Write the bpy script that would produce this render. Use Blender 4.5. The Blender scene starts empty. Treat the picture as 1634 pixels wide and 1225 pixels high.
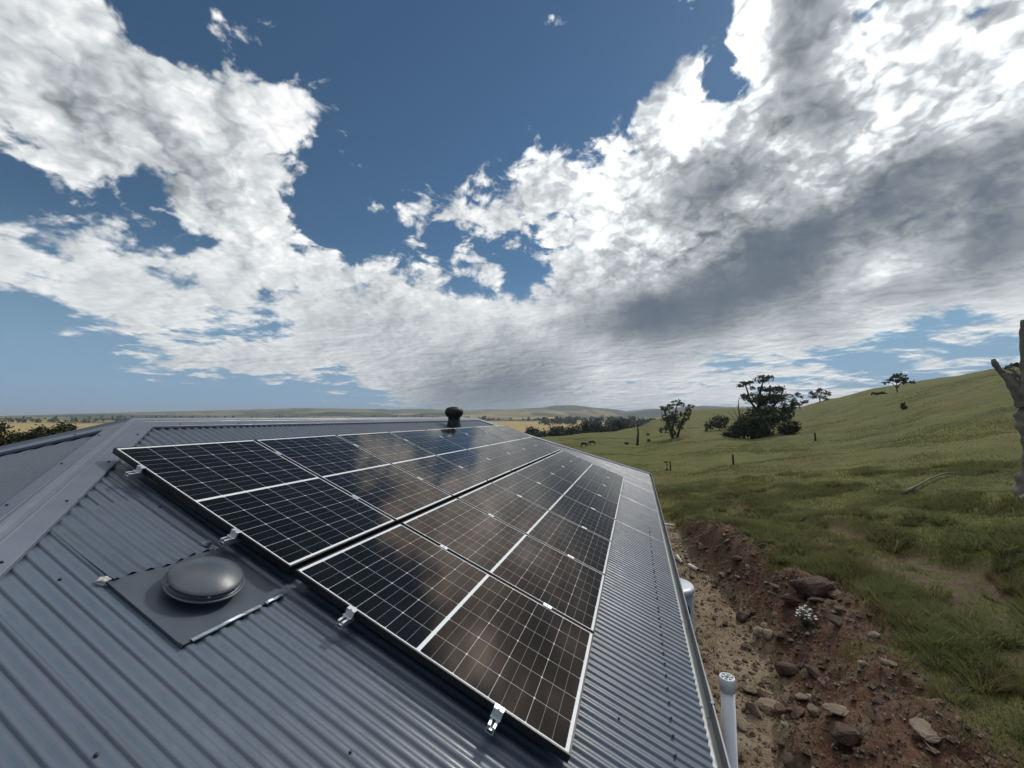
import bpy, bmesh, math, random
import numpy as np
from mathutils import Vector, Matrix
random.seed(7); RNG = np.random.default_rng(11)
scene = bpy.context.scene
C = scene.collection
R_ = math.radians
EYE = 4.5                                   # eye height above the levelled ground beside the house

# ------------------------------------------------------------------ helpers
def link(name, me, mat=None, parent=None):
    o = bpy.data.objects.new(name, me); C.objects.link(o)
    if mat is not None and me is not None: me.materials.append(mat)
    if parent is not None: o.parent = parent
    return o
def tag(o, label=None, cat=None, group=None, kind=None):
    if label: o['label'] = label
    if cat: o['category'] = cat
    if group: o['group'] = group
    if kind: o['kind'] = kind
    return o
def empty(name, loc, label=None, cat=None, group=None):
    o = bpy.data.objects.new(name, None); C.objects.link(o); o.location = loc; o.empty_display_size = .2
    return tag(o, label, cat, group)
def mesh(name, verts, faces, smooth=False):
    me = bpy.data.meshes.new(name)
    me.from_pydata([tuple(v) for v in verts], [], [tuple(f) for f in faces])
    if smooth: me.polygons.foreach_set('use_smooth', [True]*len(me.polygons))
    me.update(); return me
def np_mesh(name, V, F, smooth=False):
    """V (n,3), F (m,k) arrays"""
    me = bpy.data.meshes.new(name); k = F.shape[1]
    me.vertices.add(len(V)); me.vertices.foreach_set('co', np.ascontiguousarray(V, dtype=np.float32).ravel())
    me.loops.add(F.size); me.loops.foreach_set('vertex_index', np.ascontiguousarray(F, dtype=np.int32).ravel())
    me.polygons.add(len(F)); me.polygons.foreach_set('loop_start', np.arange(0, F.size, k, dtype=np.int32))
    try: me.polygons.foreach_set('loop_total', np.full(len(F), k, dtype=np.int32))
    except Exception: pass
    me.polygons.foreach_set('use_smooth', np.full(len(F), smooth))
    me.update(calc_edges=True); me.validate(); return me
class MB:
    """collects simple solids into one mesh; vertices in whatever frame is given"""
    def __init__(s): s.v = []; s.f = []; s.sm = []
    def add(s, vs, fs, smooth=False):
        b = len(s.v); s.v += [tuple(v) for v in vs]; s.f += [tuple(i+b for i in f) for f in fs]; s.sm += [smooth]*len(fs); return s
    def box(s, lo, hi, M=None, ch=0):
        x0,y0,z0 = lo; x1,y1,z1 = hi
        vs = [Vector(p) for p in [(x0,y0,z0),(x1,y0,z0),(x1,y1,z0),(x0,y1,z0),(x0,y0,z1),(x1,y0,z1),(x1,y1,z1),(x0,y1,z1)]]
        if M: vs = [M @ v for v in vs]
        return s.add(vs, [(0,3,2,1),(4,5,6,7),(0,1,5,4),(1,2,6,5),(2,3,7,6),(3,0,4,7)])
    def lathe(s, prof, n=24, M=None, smooth=True, cap=True):
        vs = []; fs = []
        for (r, z) in prof:
            for i in range(n):
                a = 2*math.pi*i/n; v = Vector((r*math.cos(a), r*math.sin(a), z)); vs.append(M @ v if M else v)
        for j in range(len(prof)-1):
            for i in range(n):
                k = (i+1) % n; fs.append((j*n+i, j*n+k, (j+1)*n+k, (j+1)*n+i))
        s.add(vs, fs, smooth)
        if cap:
            b = len(s.v)-len(vs)
            s.f.append(tuple(b+i for i in range(n))[::-1]); s.sm.append(False)
            s.f.append(tuple(b+(len(prof)-1)*n+i for i in range(n))); s.sm.append(False)
        return s
    def tube(s, pts, rad, n=8, smooth=True, jit=0.0):
        pts = [Vector(p) for p in pts]; vs = []; fs = []
        for i, p in enumerate(pts):
            d = (pts[min(i+1, len(pts)-1)] - pts[max(i-1, 0)]).normalized()
            a = d.cross(Vector((0.13, 1, .21))).normalized() if abs(d.y) < .9 else d.cross(Vector((1, 0, .2))).normalized()
            b = d.cross(a); r = rad[i]
            for k in range(n):
                t = 2*math.pi*k/n; rr = r*(1+random.uniform(-jit, jit)); vs.append(p + a*math.cos(t)*rr + b*math.sin(t)*rr)
        for j in range(len(pts)-1):
            for i in range(n):
                k = (i+1) % n; fs.append((j*n+i, (j+1)*n+i, (j+1)*n+k, j*n+k))
        fs.append(tuple(range(n))); fs.append(tuple((len(pts)-1)*n+i for i in range(n))[::-1])
        return s.add(vs, fs, smooth)
    def build(s, name, mat, parent=None, bevel=0):
        me = mesh(name, s.v, s.f); me.polygons.foreach_set('use_smooth', s.sm)
        bm = bmesh.new(); bm.from_mesh(me); bmesh.ops.recalc_face_normals(bm, faces=bm.faces); bm.to_mesh(me); bm.free()
        o = link(name, me, mat, parent)
        if bevel:
            m = o.modifiers.new('bevel', 'BEVEL'); m.width = bevel; m.segments = 2; m.limit_method = 'ANGLE'
        return o

# ------------------------------------------------------------------ value noise for mesh work
def hash2(ix, iy, seed):
    h = (ix.astype(np.int64)*374761393 + iy.astype(np.int64)*668265263 + seed*974711) & 0xffffffff
    h = ((h ^ (h >> 13))*1274126177) & 0xffffffff
    return ((h ^ (h >> 16)) & 0xffff)/65535.0
def vnoise(x, y, seed=0):
    ix = np.floor(x); iy = np.floor(y); fx = x-ix; fy = y-iy
    fx = fx*fx*fx*(fx*(fx*6-15)+10); fy = fy*fy*fy*(fy*(fy*6-15)+10)
    a = hash2(ix, iy, seed); b = hash2(ix+1, iy, seed); c = hash2(ix, iy+1, seed); d = hash2(ix+1, iy+1, seed)
    return (a*(1-fx)+b*fx)*(1-fy) + (c*(1-fx)+d*fx)*fy - .5
def fbm(x, y, sc, oct=4, seed=0, rough=.5):
    t = 0; a = 1.0; tot = 0
    for i in range(oct):
        t = t + a*vnoise(x/sc*2**i+i*13.7, y/sc*2**i-i*7.3, seed+i); tot += a; a *= rough
    return t/tot*2
def sstep(a, b, x):
    t = np.clip((x-a)/(b-a), 0, 1); return t*t*(3-2*t)

# ------------------------------------------------------------------ house frame (measured from the photograph)
AZ = .2936; SL = .3893; SC = 1.154
DP = 1.3736*SC
rv = np.array([math.sin(AZ), math.cos(AZ), 0.0])
hv = np.array([math.cos(AZ), -math.sin(AZ), 0.0])
up = np.array([0, 0, 1.0])
dnv = hv*math.cos(SL) - up*math.sin(SL)
nv = np.cross(rv, -dnv)
ORG = np.array([0, 0, EYE])
def PT(v, s, h=0.0): return ORG - nv*(DP+h) + rv*v + dnv*s        # h: depth under the glass plane
H0 = .13
RIDGE_S = -4.06; VA = 2.6; VB = 10.9; EAVE_S = 1.12
LS = EAVE_S-RIDGE_S; HALF = LS*math.cos(SL)
PITCH = .076; DEPTH = .0145

# camera ray helpers used only to place far things at known map positions
FPX = 654.05; CAMP = .0805
def ray(x, y):
    u = (x-817)/FPX; w = -(y-612.5)/FPX; c, s = math.cos(CAMP), math.sin(CAMP)
    return np.array([u, c - w*s, s + w*c])
def azel(x, y):
    d = ray(x, y); return math.degrees(math.atan2(d[0], d[1])), math.degrees(math.atan2(d[2], math.hypot(d[0], d[1])))

# ------------------------------------------------------------------ material helpers
def newmat(name):
    m = bpy.data.materials.new(name); m.use_nodes = True; nt = m.node_tree; nt.nodes.clear()
    out = nt.nodes.new('ShaderNodeOutputMaterial'); bs = nt.nodes.new('ShaderNodeBsdfPrincipled')
    nt.links.new(bs.outputs[0], out.inputs[0]); return m, nt, bs
def N(nt, t, **k):
    n = nt.nodes.new(t)
    for a, b in k.items(): setattr(n, a, b)
    return n
def S(nt, sock, val):
    if hasattr(val, 'is_output') or isinstance(val, bpy.types.NodeSocket): nt.links.new(val, sock)
    else: sock.default_value = val
def M(nt, op, a, b=0.0, c=None, clamp=False):
    n = N(nt, 'ShaderNodeMath', operation=op, use_clamp=clamp); S(nt, n.inputs[0], a); S(nt, n.inputs[1], b)
    if c is not None: S(nt, n.inputs[2], c)
    return n.outputs[0]
def VM(nt, op, a, b=(0,0,0), scale=None):
    n = N(nt, 'ShaderNodeVectorMath', operation=op); S(nt, n.inputs[0], a)
    if op not in ('NORMALIZE', 'LENGTH', 'SCALE'): S(nt, n.inputs[1], b)
    if scale is not None: S(nt, n.inputs['Scale'], scale)
    return n.outputs['Value'] if op in ('DOT_PRODUCT', 'LENGTH', 'DISTANCE') else n.outputs[0]
def MR(nt, x, a, b, c=0.0, d=1.0, smooth=False):
    n = N(nt, 'ShaderNodeMapRange'); n.clamp = True
    if smooth: n.interpolation_type = 'SMOOTHSTEP'
    for i, q in enumerate((x, a, b, c, d)): S(nt, n.inputs[i], q)
    return n.outputs[0]
def MIX(nt, f, a, b, mode='MIX'):
    n = N(nt, 'ShaderNodeMix', data_type='RGBA', blend_type=mode)
    S(nt, n.inputs[0], f); S(nt, n.inputs[6], a if not isinstance(a, tuple) else (*a[:3], 1)); S(nt, n.inputs[7], b if not isinstance(b, tuple) else (*b[:3], 1))
    return n.outputs[2]
def NOI(nt, vec, scale, detail=4, rough=.5, dist=0.0, color=False, ntype=None):
    n = N(nt, 'ShaderNodeTexNoise'); n.inputs['Scale'].default_value = scale; n.inputs['Detail'].default_value = detail
    n.inputs['Roughness'].default_value = rough; n.inputs['Distortion'].default_value = dist
    if vec is not None: nt.links.new(vec, n.inputs['Vector'])
    return n.outputs['Color' if color else 'Fac']
def RAMP(nt, f, stops, interp='LINEAR'):
    n = N(nt, 'ShaderNodeValToRGB'); cr = n.color_ramp; cr.interpolation = interp
    while len(cr.elements) > 1: cr.elements.remove(cr.elements[-1])
    cr.elements[0].position = stops[0][0]; cr.elements[0].color = (*stops[0][1], 1)
    for p, c in stops[1:]:
        e = cr.elements.new(p); e.color = (*c, 1)
    S(nt, n.inputs[0], f); return n.outputs[0]
def OBJ(nt): return N(nt, 'ShaderNodeTexCoord').outputs['Object']
def GEO(nt): return N(nt, 'ShaderNodeNewGeometry').outputs['Position']
def BUMP(nt, h, strength=.3, dist=.01):
    n = N(nt, 'ShaderNodeBump'); n.inputs['Strength'].default_value = strength; n.inputs['Distance'].default_value = dist
    nt.links.new(h, n.inputs['Height']); return n.outputs[0]
def simple(name, col, rough=.5, metal=0.0, var=.12, nscale=8, bump=0.0, bscale=60, spec=.5, rvar=.08):
    m, nt, bs = newmat(name); p = OBJ(nt)
    n = NOI(nt, p, nscale, 5, .6)
    c = MIX(nt, n, tuple(x*(1-var*1.6) for x in col), tuple(min(1, x*(1+var*1.6)) for x in col))
    nt.links.new(c, bs.inputs['Base Color']); bs.inputs['Metallic'].default_value = metal
    nt.links.new(MR(nt, NOI(nt, p, nscale*3, 4), .3, .7, max(0, rough-rvar), rough+rvar), bs.inputs['Roughness'])
    bs.inputs['Specular IOR Level'].default_value = spec
    if bump: nt.links.new(BUMP(nt, NOI(nt, p, bscale, 4), bump, .004), bs.inputs['Normal'])
    return m

# ---- materials
def roof_paint(name, col, rough=.42, dust=.25):
    m, nt, bs = newmat(name); p = OBJ(nt)
    big = NOI(nt, p, .55, 5, .6); fine = NOI(nt, p, 90, 3, .7); streak = NOI(nt, VM(nt, 'MULTIPLY', p, (2.2, 2.2, 9)), 2.0, 6, .65)
    c = MIX(nt, MR(nt, big, .3, .7), tuple(x*.80 for x in col), tuple(x*1.20 for x in col))
    c = MIX(nt, M(nt, 'MULTIPLY', MR(nt, streak, .45, .8), dust), c, tuple(x*1.55+.02 for x in col))
    sp = MR(nt, NOI(nt, p, 34, 2, .5), .70, .76)
    c = MIX(nt, M(nt, 'MULTIPLY', sp, .35), c, (.03, .032, .036))
    c = MIX(nt, M(nt, 'MULTIPLY', MR(nt, fine, .35, .65), .18), c, tuple(x*1.35 for x in col))
    nt.links.new(c, bs.inputs['Base Color'])
    nt.links.new(MR(nt, streak, .3, .7, rough-.07, rough+.1), bs.inputs['Roughness'])
    hgt = M(nt, 'ADD', M(nt, 'MULTIPLY', NOI(nt, p, 3.2, 3, .5), 1.0), M(nt, 'MULTIPLY', fine, .04))
    nt.links.new(BUMP(nt, hgt, .35, .010), bs.inputs['Normal'])
    return m
M_ROOF = roof_paint('roof_paint', (.080, .104, .138), .37)
M_CAP = roof_paint('cap_paint', (.122, .145, .180), .40, .15)
M_VENT = roof_paint('vent_paint', (.062, .076, .092), .36, .12)
M_FLASH = roof_paint('flashing_paint', (.058, .073, .094), .42, .2)
M_GALV = simple('galvanised', (.25, .262, .255), .5, .25, .18, 6, .15, 30)
M_SILVER = simple('aluminium', (.58, .60, .62), .42, .6, .08, 30, .1, 200)
M_BLACKFRAME = simple('black_anodised', (.010, .010, .012), .38, .2, .1, 30)
M_TURB = simple('turbine_paint', (.012, .016, .015), .42, .1, .2, 20)
M_GAPSHADE = simple('gap_shade_black', (.006, .006, .007), .95)  # black that paints the dark gaps under metal edges
M_SCREW = simple('screw_paint', (.020, .024, .030), .4, .3, .1, 40)
M_LIP = simple('bright_edge', (.30, .34, .38), .35, .3, .3, 30)  # lighter bluish metal for the flashing lip
M_PVC = simple('white_pvc', (.74, .76, .78), .38, 0, .05, 5, .05, 20)
M_PIPESHADE = simple('pipe_shade_dark', (.03, .035, .04), .7)  # near-black that paints shade into open pipe ends
M_PVCOLD = simple('old_pvc', (.66, .62, .50), .5, 0, .1, 7)
M_TANK = simple('tank_paint', (.34, .36, .40), .4, 0, .06, 3)
M_TANKCAP = simple('tank_cap_paint', (.52, .56, .62), .38, 0, .04, 3)
M_GRILLE = simple('grille', (.03, .035, .04), .6, 0, .2, 30)
M_WALL = simple('render_wall', (.42, .40, .37), .85, 0, .08, 3, .3, 40)
M_SOFFIT = simple('soffit', (.55, .55, .54), .7, 0, .04, 3)
M_CONC = simple('slab', (.32, .30, .27), .9, 0, .12, 4, .3, 40)
M_SEAL = simple('sealant', (.50, .46, .42), .6, 0, .2, 40)
M_BARK = simple('bark', (.060, .050, .040), .9, 0, .35, 6, .8, 14)
M_GREYBARK = simple('grey_dead_wood', (.16, .138, .115), .9, 0, .45, 5, 1.0, 16)
M_PALEWOOD = simple('pale_dead_wood', (.15, .135, .115), .9, 0, .3, 6, .6, 20)
M_POST = simple('old_post', (.045, .038, .030), .95, 0, .3, 12, .5, 30)
M_COW = simple('dark_hide', (.018, .014, .012), .7, 0, .3, 6)
M_FLOWER = simple('white_petals', (.72, .74, .70), .6, 0, .1, 60)

def cell_mat():
    """monocrystalline cells under glass: object coordinates are metres on the laminate"""
    m, nt, bs = newmat('solar_cells'); p = OBJ(nt)
    sep = N(nt, 'ShaderNodeSeparateXYZ'); nt.links.new(p, sep.inputs[0]); x, y = sep.outputs[0], sep.outputs[1]
    W, L = 1.134, 1.767; bx, by = .019, .029; mid = .011
    cw = (W-2*bx)/6; ch = (L/2-by-mid)/12
    ya = M(nt, 'ABSOLUTE', y)                                   # origin at panel centre
    # distance to cell-column lines
    fx = M(nt, 'FRACT', M(nt, 'DIVIDE', M(nt, 'ADD', x, W/2-bx), cw)); dx = M(nt, 'MULTIPLY', M(nt, 'SUBTRACT', .5, M(nt, 'ABSOLUTE', M(nt, 'SUBTRACT', fx, .5))), cw)
    yc = M(nt, 'DIVIDE', M(nt, 'SUBTRACT', ya, mid), ch)
    fy = M(nt, 'FRACT', yc); dy = M(nt, 'MULTIPLY', M(nt, 'SUBTRACT', .5, M(nt, 'ABSOLUTE', M(nt, 'SUBTRACT', fy, .5))), ch)
    f3 = M(nt, 'FRACT', M(nt, 'DIVIDE', yc, 3.0)); d3 = M(nt, 'MULTIPLY', M(nt, 'SUBTRACT', .5, M(nt, 'ABSOLUTE', M(nt, 'SUBTRACT', f3, .5))), ch*3)
    lx = M(nt, 'LESS_THAN', dx, .0014); ly = M(nt, 'MULTIPLY', M(nt, 'LESS_THAN', dy, .0009), .42); l3 = M(nt, 'LESS_THAN', d3, .0014)
    dia = M(nt, 'LESS_THAN', M(nt, 'ADD', dx, d3), .0085)
    inx = M(nt, 'GREATER_THAN', M(nt, 'ABSOLUTE', x), W/2-bx); iny = M(nt, 'GREATER_THAN', ya, L/2-by); ctr = M(nt, 'LESS_THAN', ya, mid)
    line = M(nt, 'MAXIMUM', M(nt, 'MAXIMUM', M(nt, 'MULTIPLY', lx, .75), ly), M(nt, 'MAXIMUM', M(nt, 'MULTIPLY', l3, .75), dia))
    border = M(nt, 'MAXIMUM', M(nt, 'MAXIMUM', inx, iny), ctr)
    # fine busbars along the length
    fb = M(nt, 'FRACT', M(nt, 'MULTIPLY', fx, 10.0)); bus = M(nt, 'MULTIPLY', M(nt, 'LESS_THAN', M(nt, 'ABSOLUTE', M(nt, 'SUBTRACT', fb, .5)), .022), .10)
    # slight cell to cell tone
    idx = N(nt, 'ShaderNodeCombineXYZ'); nt.links.new(M(nt, 'FLOOR', M(nt, 'DIVIDE', M(nt, 'ADD', x, W/2-bx), cw)), idx.inputs[0]); nt.links.new(M(nt, 'FLOOR', M(nt, 'DIVIDE', y, ch*3)), idx.inputs[1])
    info = N(nt, 'ShaderNodeObjectInfo'); nt.links.new(info.outputs['Random'], idx.inputs[2])
    wn = N(nt, 'ShaderNodeTexWhiteNoise'); nt.links.new(idx.outputs[0], wn.inputs[0])
    base = MIX(nt, wn.outputs[0], (.0022, .0022, .0034), (.0050, .0046, .0066))
    base = MIX(nt, bus, base, (.35, .35, .36)); base = MIX(nt, line, base, (.60, .61, .60)); base = MIX(nt, border, base, (.80, .82, .82))
    dust = MR(nt, NOI(nt, p, 3, 5, .6), .45, .8, 0, .018)
    base = MIX(nt, dust, base, (.32, .26, .21))
    nt.links.new(base, bs.inputs['Base Color'])
    bs.inputs['Roughness'].default_value = .9; bs.inputs['Specular IOR Level'].default_value = 0.0
    bp = BUMP(nt, NOI(nt, p, 2.0, 2, .4), .05, .004)
    gl = N(nt, 'ShaderNodeBsdfGlossy'); gl.inputs['Roughness'].default_value = .085; nt.links.new(bp, gl.inputs['Normal']); fr = N(nt, 'ShaderNodeFresnel'); fr.inputs['IOR'].default_value = 1.47; nt.links.new(bp, fr.inputs['Normal'])
    nt.links.new(MIX(nt, border, MIX(nt, MR(nt, fr.outputs[0], .09, .30), (1.0, .79, .64), (1, .96, .93)), (1, 1, 1)), gl.inputs['Color'])
    mx = N(nt, 'ShaderNodeMixShader'); nt.links.new(M(nt, 'MULTIPLY', fr.outputs[0], .92), mx.inputs[0]); nt.links.new(bs.outputs[0], mx.inputs[1]); nt.links.new(gl.outputs[0], mx.inputs[2])
    out = [n for n in nt.nodes if n.type == 'OUTPUT_MATERIAL'][0]; nt.links.new(mx.outputs[0], out.inputs[0])
    return m
M_CELL = cell_mat()

def leaf_mat(name, a, b, sc=1.2):
    m, nt, bs = newmat(name); p = GEO(nt)
    n = NOI(nt, p, sc, 4, .6); n2 = NOI(nt, p, sc*9, 2, .6)
    c = MIX(nt, MR(nt, n, .32, .68), a, b); c = MIX(nt, M(nt, 'MULTIPLY', MR(nt, n2, .3, .7), .5), c, tuple(x*1.5 for x in b))
    nt.links.new(c, bs.inputs['Base Color']); bs.inputs['Roughness'].default_value = .7; bs.inputs['Specular IOR Level'].default_value = .25
    return m
M_GUM = leaf_mat('gum_leaves', (.055, .066, .036), (.105, .118, .062))
M_PINE = leaf_mat('dark_leaves', (.038, .052, .030), (.075, .092, .046))
M_HEDGE = leaf_mat('olive_leaves', (.030, .032, .012), (.060, .060, .022))
M_FARLEAF = leaf_mat('far_leaves', (.022, .032, .018), (.045, .055, .030), .05)

# ------------------------------------------------------------------ terrain
TR = [25, 38, 60, 85, 120, 160, 200, 250, 300]
TT = {
 -180: [-4.6,-4.8,-5.2,-6,-7,-8,-10,-14,-18], -90: [-5,-5.6,-7,-9,-12,-16,-20,-24,-27],
 -50: [-5,-6,-7.5,-10,-14,-18,-22,-25,-28], -20: [-5,-5.5,-6.5,-8,-11,-15,-19,-23,-26],
 0: [-4.8,-5,-5.2,-5.5,-6,-8.5,-14,-22,-26], 5: [-4.6,-4.9,-5.1,-5.3,-5.6,-8,-13,-20,-25],
 11.4: [-4.5,-4.7,-5.0,-5.2,-5.3,-5.9,-9,-15,-22], 17: [-4.4,-4.65,-5.1,-5.5,-5.0,-4.8,-4.6,-8,-15],
 19: [-4.3,-4.6,-4.8,-4.7,-4.0,-3.0,-1.4,-1.7,-6], 23.7: [-4.1,-4.3,-4.2,-3.6,-2.1,-.3,1.6,3.6,3.6],
 27: [-3.8,-3.7,-3.7,-3.2,-1.5,.6,2.9,4.5,4.6], 30: [-3.4,-3.5,-3.5,-3.6,-1.2,1.1,3.2,4.6,4.5],
 35: [-3.0,-2.9,-2.9,-1.9,.4,2.5,4.0,4.6,4.0], 38: [-2.8,-2.6,-2.2,-.7,2.5,5.3,7.1,7.5,7.0],
 42: [-2.5,-2.1,-1.2,1.3,5.0,8.4,10.6,10.6,9], 46.7: [-2.2,-1.5,.6,3.4,7.0,10.4,13.2,13,11],
 50: [-2.0,-1.0,1.6,4.9,8.6,12.1,15,15,13], 52: [-1.9,-.9,1.8,5.2,9,12.6,15.6,15.6,13.6],
 60: [-1.5,-.2,3,7,11.5,16,20,20,18], 80: [-1,.8,4.5,9,14,19,23,24,22], 110: [-.8,1,5,9,14,18,22,23,21], 150: [-2,-1,1,3,5,7,9,9,7], 180: [-4.6,-4.8,-5.2,-6,-7,-8,-10,-14,-18]}
FR = [300, 450, 700, 1000, 1600, 2600]
FAR_Z = [None, -27, -22, -17, -13, 0]
RIDGE = [(-180,.5),(-62,0),(-51,.05),(-46,.28),(-35,.66),(-30,.75),(-25,.93),(-21,.92),(-17,.84),(-14,.95),(-11,.93),(-8,.8),(-3,.92),(0,.86),(3,1.02),(5.5,1.18),(9,1.1),(12,.78),(15.6,.44),(18,.6),(21,.8),(25,1.0),(28,.9),(35,.8),(60,.8),(180,.5)]
taz = np.array(sorted(TT)); tz = np.array([TT[a] for a in sorted(TT)], float)
def interp_tab(az, r):
    lr = np.log(np.clip(r, 25, 300)); ltr = np.log(np.array(TR, float))
    ja = np.clip(np.searchsorted(taz, az)-1, 0, len(taz)-2); fa = np.clip((az-taz[ja])/(taz[ja+1]-taz[ja]), 0, 1)
    jr = np.clip(np.searchsorted(ltr, lr)-1, 0, len(ltr)-2); fr = np.clip((lr-ltr[jr])/(ltr[jr+1]-ltr[jr]), 0, 1)
    fa = fa*.4+.6*fa*fa*(3-2*fa)
    return (tz[ja,jr]*(1-fa)+tz[ja+1,jr]*fa)*(1-fr)+(tz[ja,jr+1]*(1-fa)+tz[ja+1,jr+1]*fa)*fr
def foot_q(v): return np.interp(v, [0,4,6.4,8,10,12.7,14,18], [1.5,1.5,1.65,1.95,2.15,2.0,1.65,1.3])
def top_q(v): return np.interp(v, [0,4,6,8,10,13,15.5,17.5,19], [3.3,3.3,3.5,3.8,3.7,3.1,2.3,1.8,1.7])
def gully_q(v): return np.interp(v, [0,10.3,13.2,15.2,18.8,22,30], [7.6,6.5,5.9,5.2,4.4,4.0,3.2])
def ground(x, y):
    """height relative to the eye, and cover weights"""
    x = np.asarray(x, float); y = np.asarray(y, float)
    if x.size > 2000:
        sh = x.shape; xf, yf = x.ravel(), y.ravel(); rr = np.hypot(xf, yf); res = [np.zeros(xf.size) for _ in range(6)]
        for lo, hi in ((0, 27), (27, 299), (299, 1e9)):
            k = np.nonzero((rr >= lo) & (rr < hi))[0]
            for c in range(0, len(k), 120000):
                kk_ = k[c:c+120000]; out = ground1(xf[kk_], yf[kk_])
                for a_, b_ in zip(res, out): a_[kk_] = b_
        return tuple(a_.reshape(sh) for a_ in res)
    return ground1(x, y)
def ground1(x, y):
    r = np.hypot(x, y)+1e-6; near, mid, far = r.min() < 26.5, r.min() < 300, r.max() > 298
    Z = np.zeros_like(r); az = np.degrees(np.arctan2(x, y)); v = x*rv[0]+y*rv[1]; q = x*hv[0]+y*hv[1]
    # near part beside the house
    fq = foot_q(v); tq = top_q(v); bank = 1-sstep(14.5, 19, v)
    NB = fbm if near else (lambda *a: Z)
    wob = NB(x, y, 1.4, 3, 5)*.22
    t = np.clip(1.18*(q+wob-fq)/(tq-fq), 0, 1); prof = t**.8*(1-.12*np.sin(t*math.pi*2))
    ztop = -3.4*bank + -4.15*(1-bank)
    zup = np.interp(q, [3.4, 6, 9, 14, 25], [0, .45, 1.3, 1.6, 2.3])*(.35+.65*bank)
    zn = np.where(t < 1, -4.5 + (ztop+4.5)*prof, ztop + zup)
    dirt = sstep(0, .12, t)*(1-sstep(-.25, .45, q+NB(x, y, 1.6, 4, 9)*1.1-tq-np.interp(v,[0,6,8,10],[.35,.15,0,0])))*(1-sstep(16.5, 18.5, v))
    path = (1-sstep(0, .25, t))*(1-sstep(18.5, 20, v))*sstep(-30, -12, v)
    g = np.abs(q-gully_q(v)+NB(x, y, 3, 3, 21)*.8); gl = (1-sstep(.2, .75, g))*sstep(2, 6, v)*(1-sstep(20, 26, v))
    zn = zn - gl*.32 + NB(x, y, .9, 4, 31)*.07*(1-path)*np.clip(r/8, .4, 1)
    zn = zn + dirt*(NB(x, y, .55, 5, 41, .6)*.22 + np.abs(NB(x, y, .22, 4, 43, .6))*.10) + path*NB(x, y, .4, 4, 45)*.035
    # field
    MB_ = fbm if mid else (lambda *a: Z)
    zf = interp_tab(az, r) + MB_(x, y, 7, 5, 51, .55)*.28*np.clip(r/30, .6, 1.6) + MB_(x, y, 1.8, 3, 57)*.05
    w = sstep(15, 26, r); z = zn*(1-w)+zf*w
    # valley and hills
    el = np.interp(az, [a for a, _ in RIDGE], [e for _, e in RIDGE])
    FB = fbm if far else (lambda *a: Z)
    z300 = interp_tab(az, np.full_like(r, 300.0)); lr = np.log(np.clip(r, 300, 2600))
    zz = np.interp(lr, np.log(FR[1:]), FAR_Z[1:]) ; k = sstep(math.log(300), math.log(450), lr); zfar = z300*(1-k)+zz*k
    zfar = zfar + FB(x, y, 420, 5, 61)*10*sstep(450, 1400, r)
    hz = 5200*np.tan(np.radians(el*1.12+.03)); kk = sstep(2200, 5200, r)
    zfar = zfar*(1-kk)+hz*kk + FB(x, y, 900, 5, 71, .55)*60*sstep(1500, 3200, r)*(1-sstep(4200, 5200, r))*np.clip(el*1.5, .1, 1)
    zfar = zfar*(1-sstep(5600, 12000, r)) + (-10)*sstep(5600, 12000, r)
    z = np.where(r > 300, zfar, z)
    # cover
    trk = (1-sstep(.15, .75, np.abs(q-(tq+1.25)+NB(x, y, 2, 3, 81)*.9)))*sstep(4, 6.5, v)*(1-sstep(11, 14, v))*.9
    bare = np.clip(gl*.85 + trk + .85*(1-sstep(6.8, 9.2, v+NB(x, y, 1.8, 3, 85)*2))*sstep(-.35, .15, NB(x, y, .9, 4, 87)) + sstep(.18, .5, NB(x, y, 2.2, 4, 83))*.35*(r < 26), 0, 1)*(1-dirt)*(1-path)*(r < 40)
    dry = np.zeros_like(r); fa = FB(x, y, 300, 3, 91)
    dry = np.where((r > 380), sstep(-.25, .1, FB(x, y, 520, 3, 93))*(1-.8*sstep(1800, 4200, r)), 0)
    dry = np.where((r > 330) & (r < 1100) & (az > -4) & (az < 13.5), 1.0, dry); dry = np.where((r > 380) & (r < 1300) & (az < -22), 1.0, dry)
    forest = sstep(-.02, .12, FB(x, y, 600, 5, 95, .6))*sstep(1000, 1500, r)
    forest = np.maximum(forest, sstep(.12, .2, FB(x, y, 230, 4, 97))*sstep(1100, 1300, r)*.8)
    return z, dirt, path, bare, dry, forest
def gz(x, y):
    return float(ground(np.array([x]), np.array([y]))[0][0])
def at(px, py, R):
    """map position of a far thing from its bearing, standing on the ground"""
    a, _ = azel(px, py); a = R_(a); x = R*math.sin(a); y = R*math.cos(a); return Vector((x, y, EYE+gz(x, y)))
def VQ(v, q, dz=0.0):
    p = rv*v+hv*q; return Vector((p[0], p[1], EYE+gz(p[0], p[1])+dz))

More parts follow.
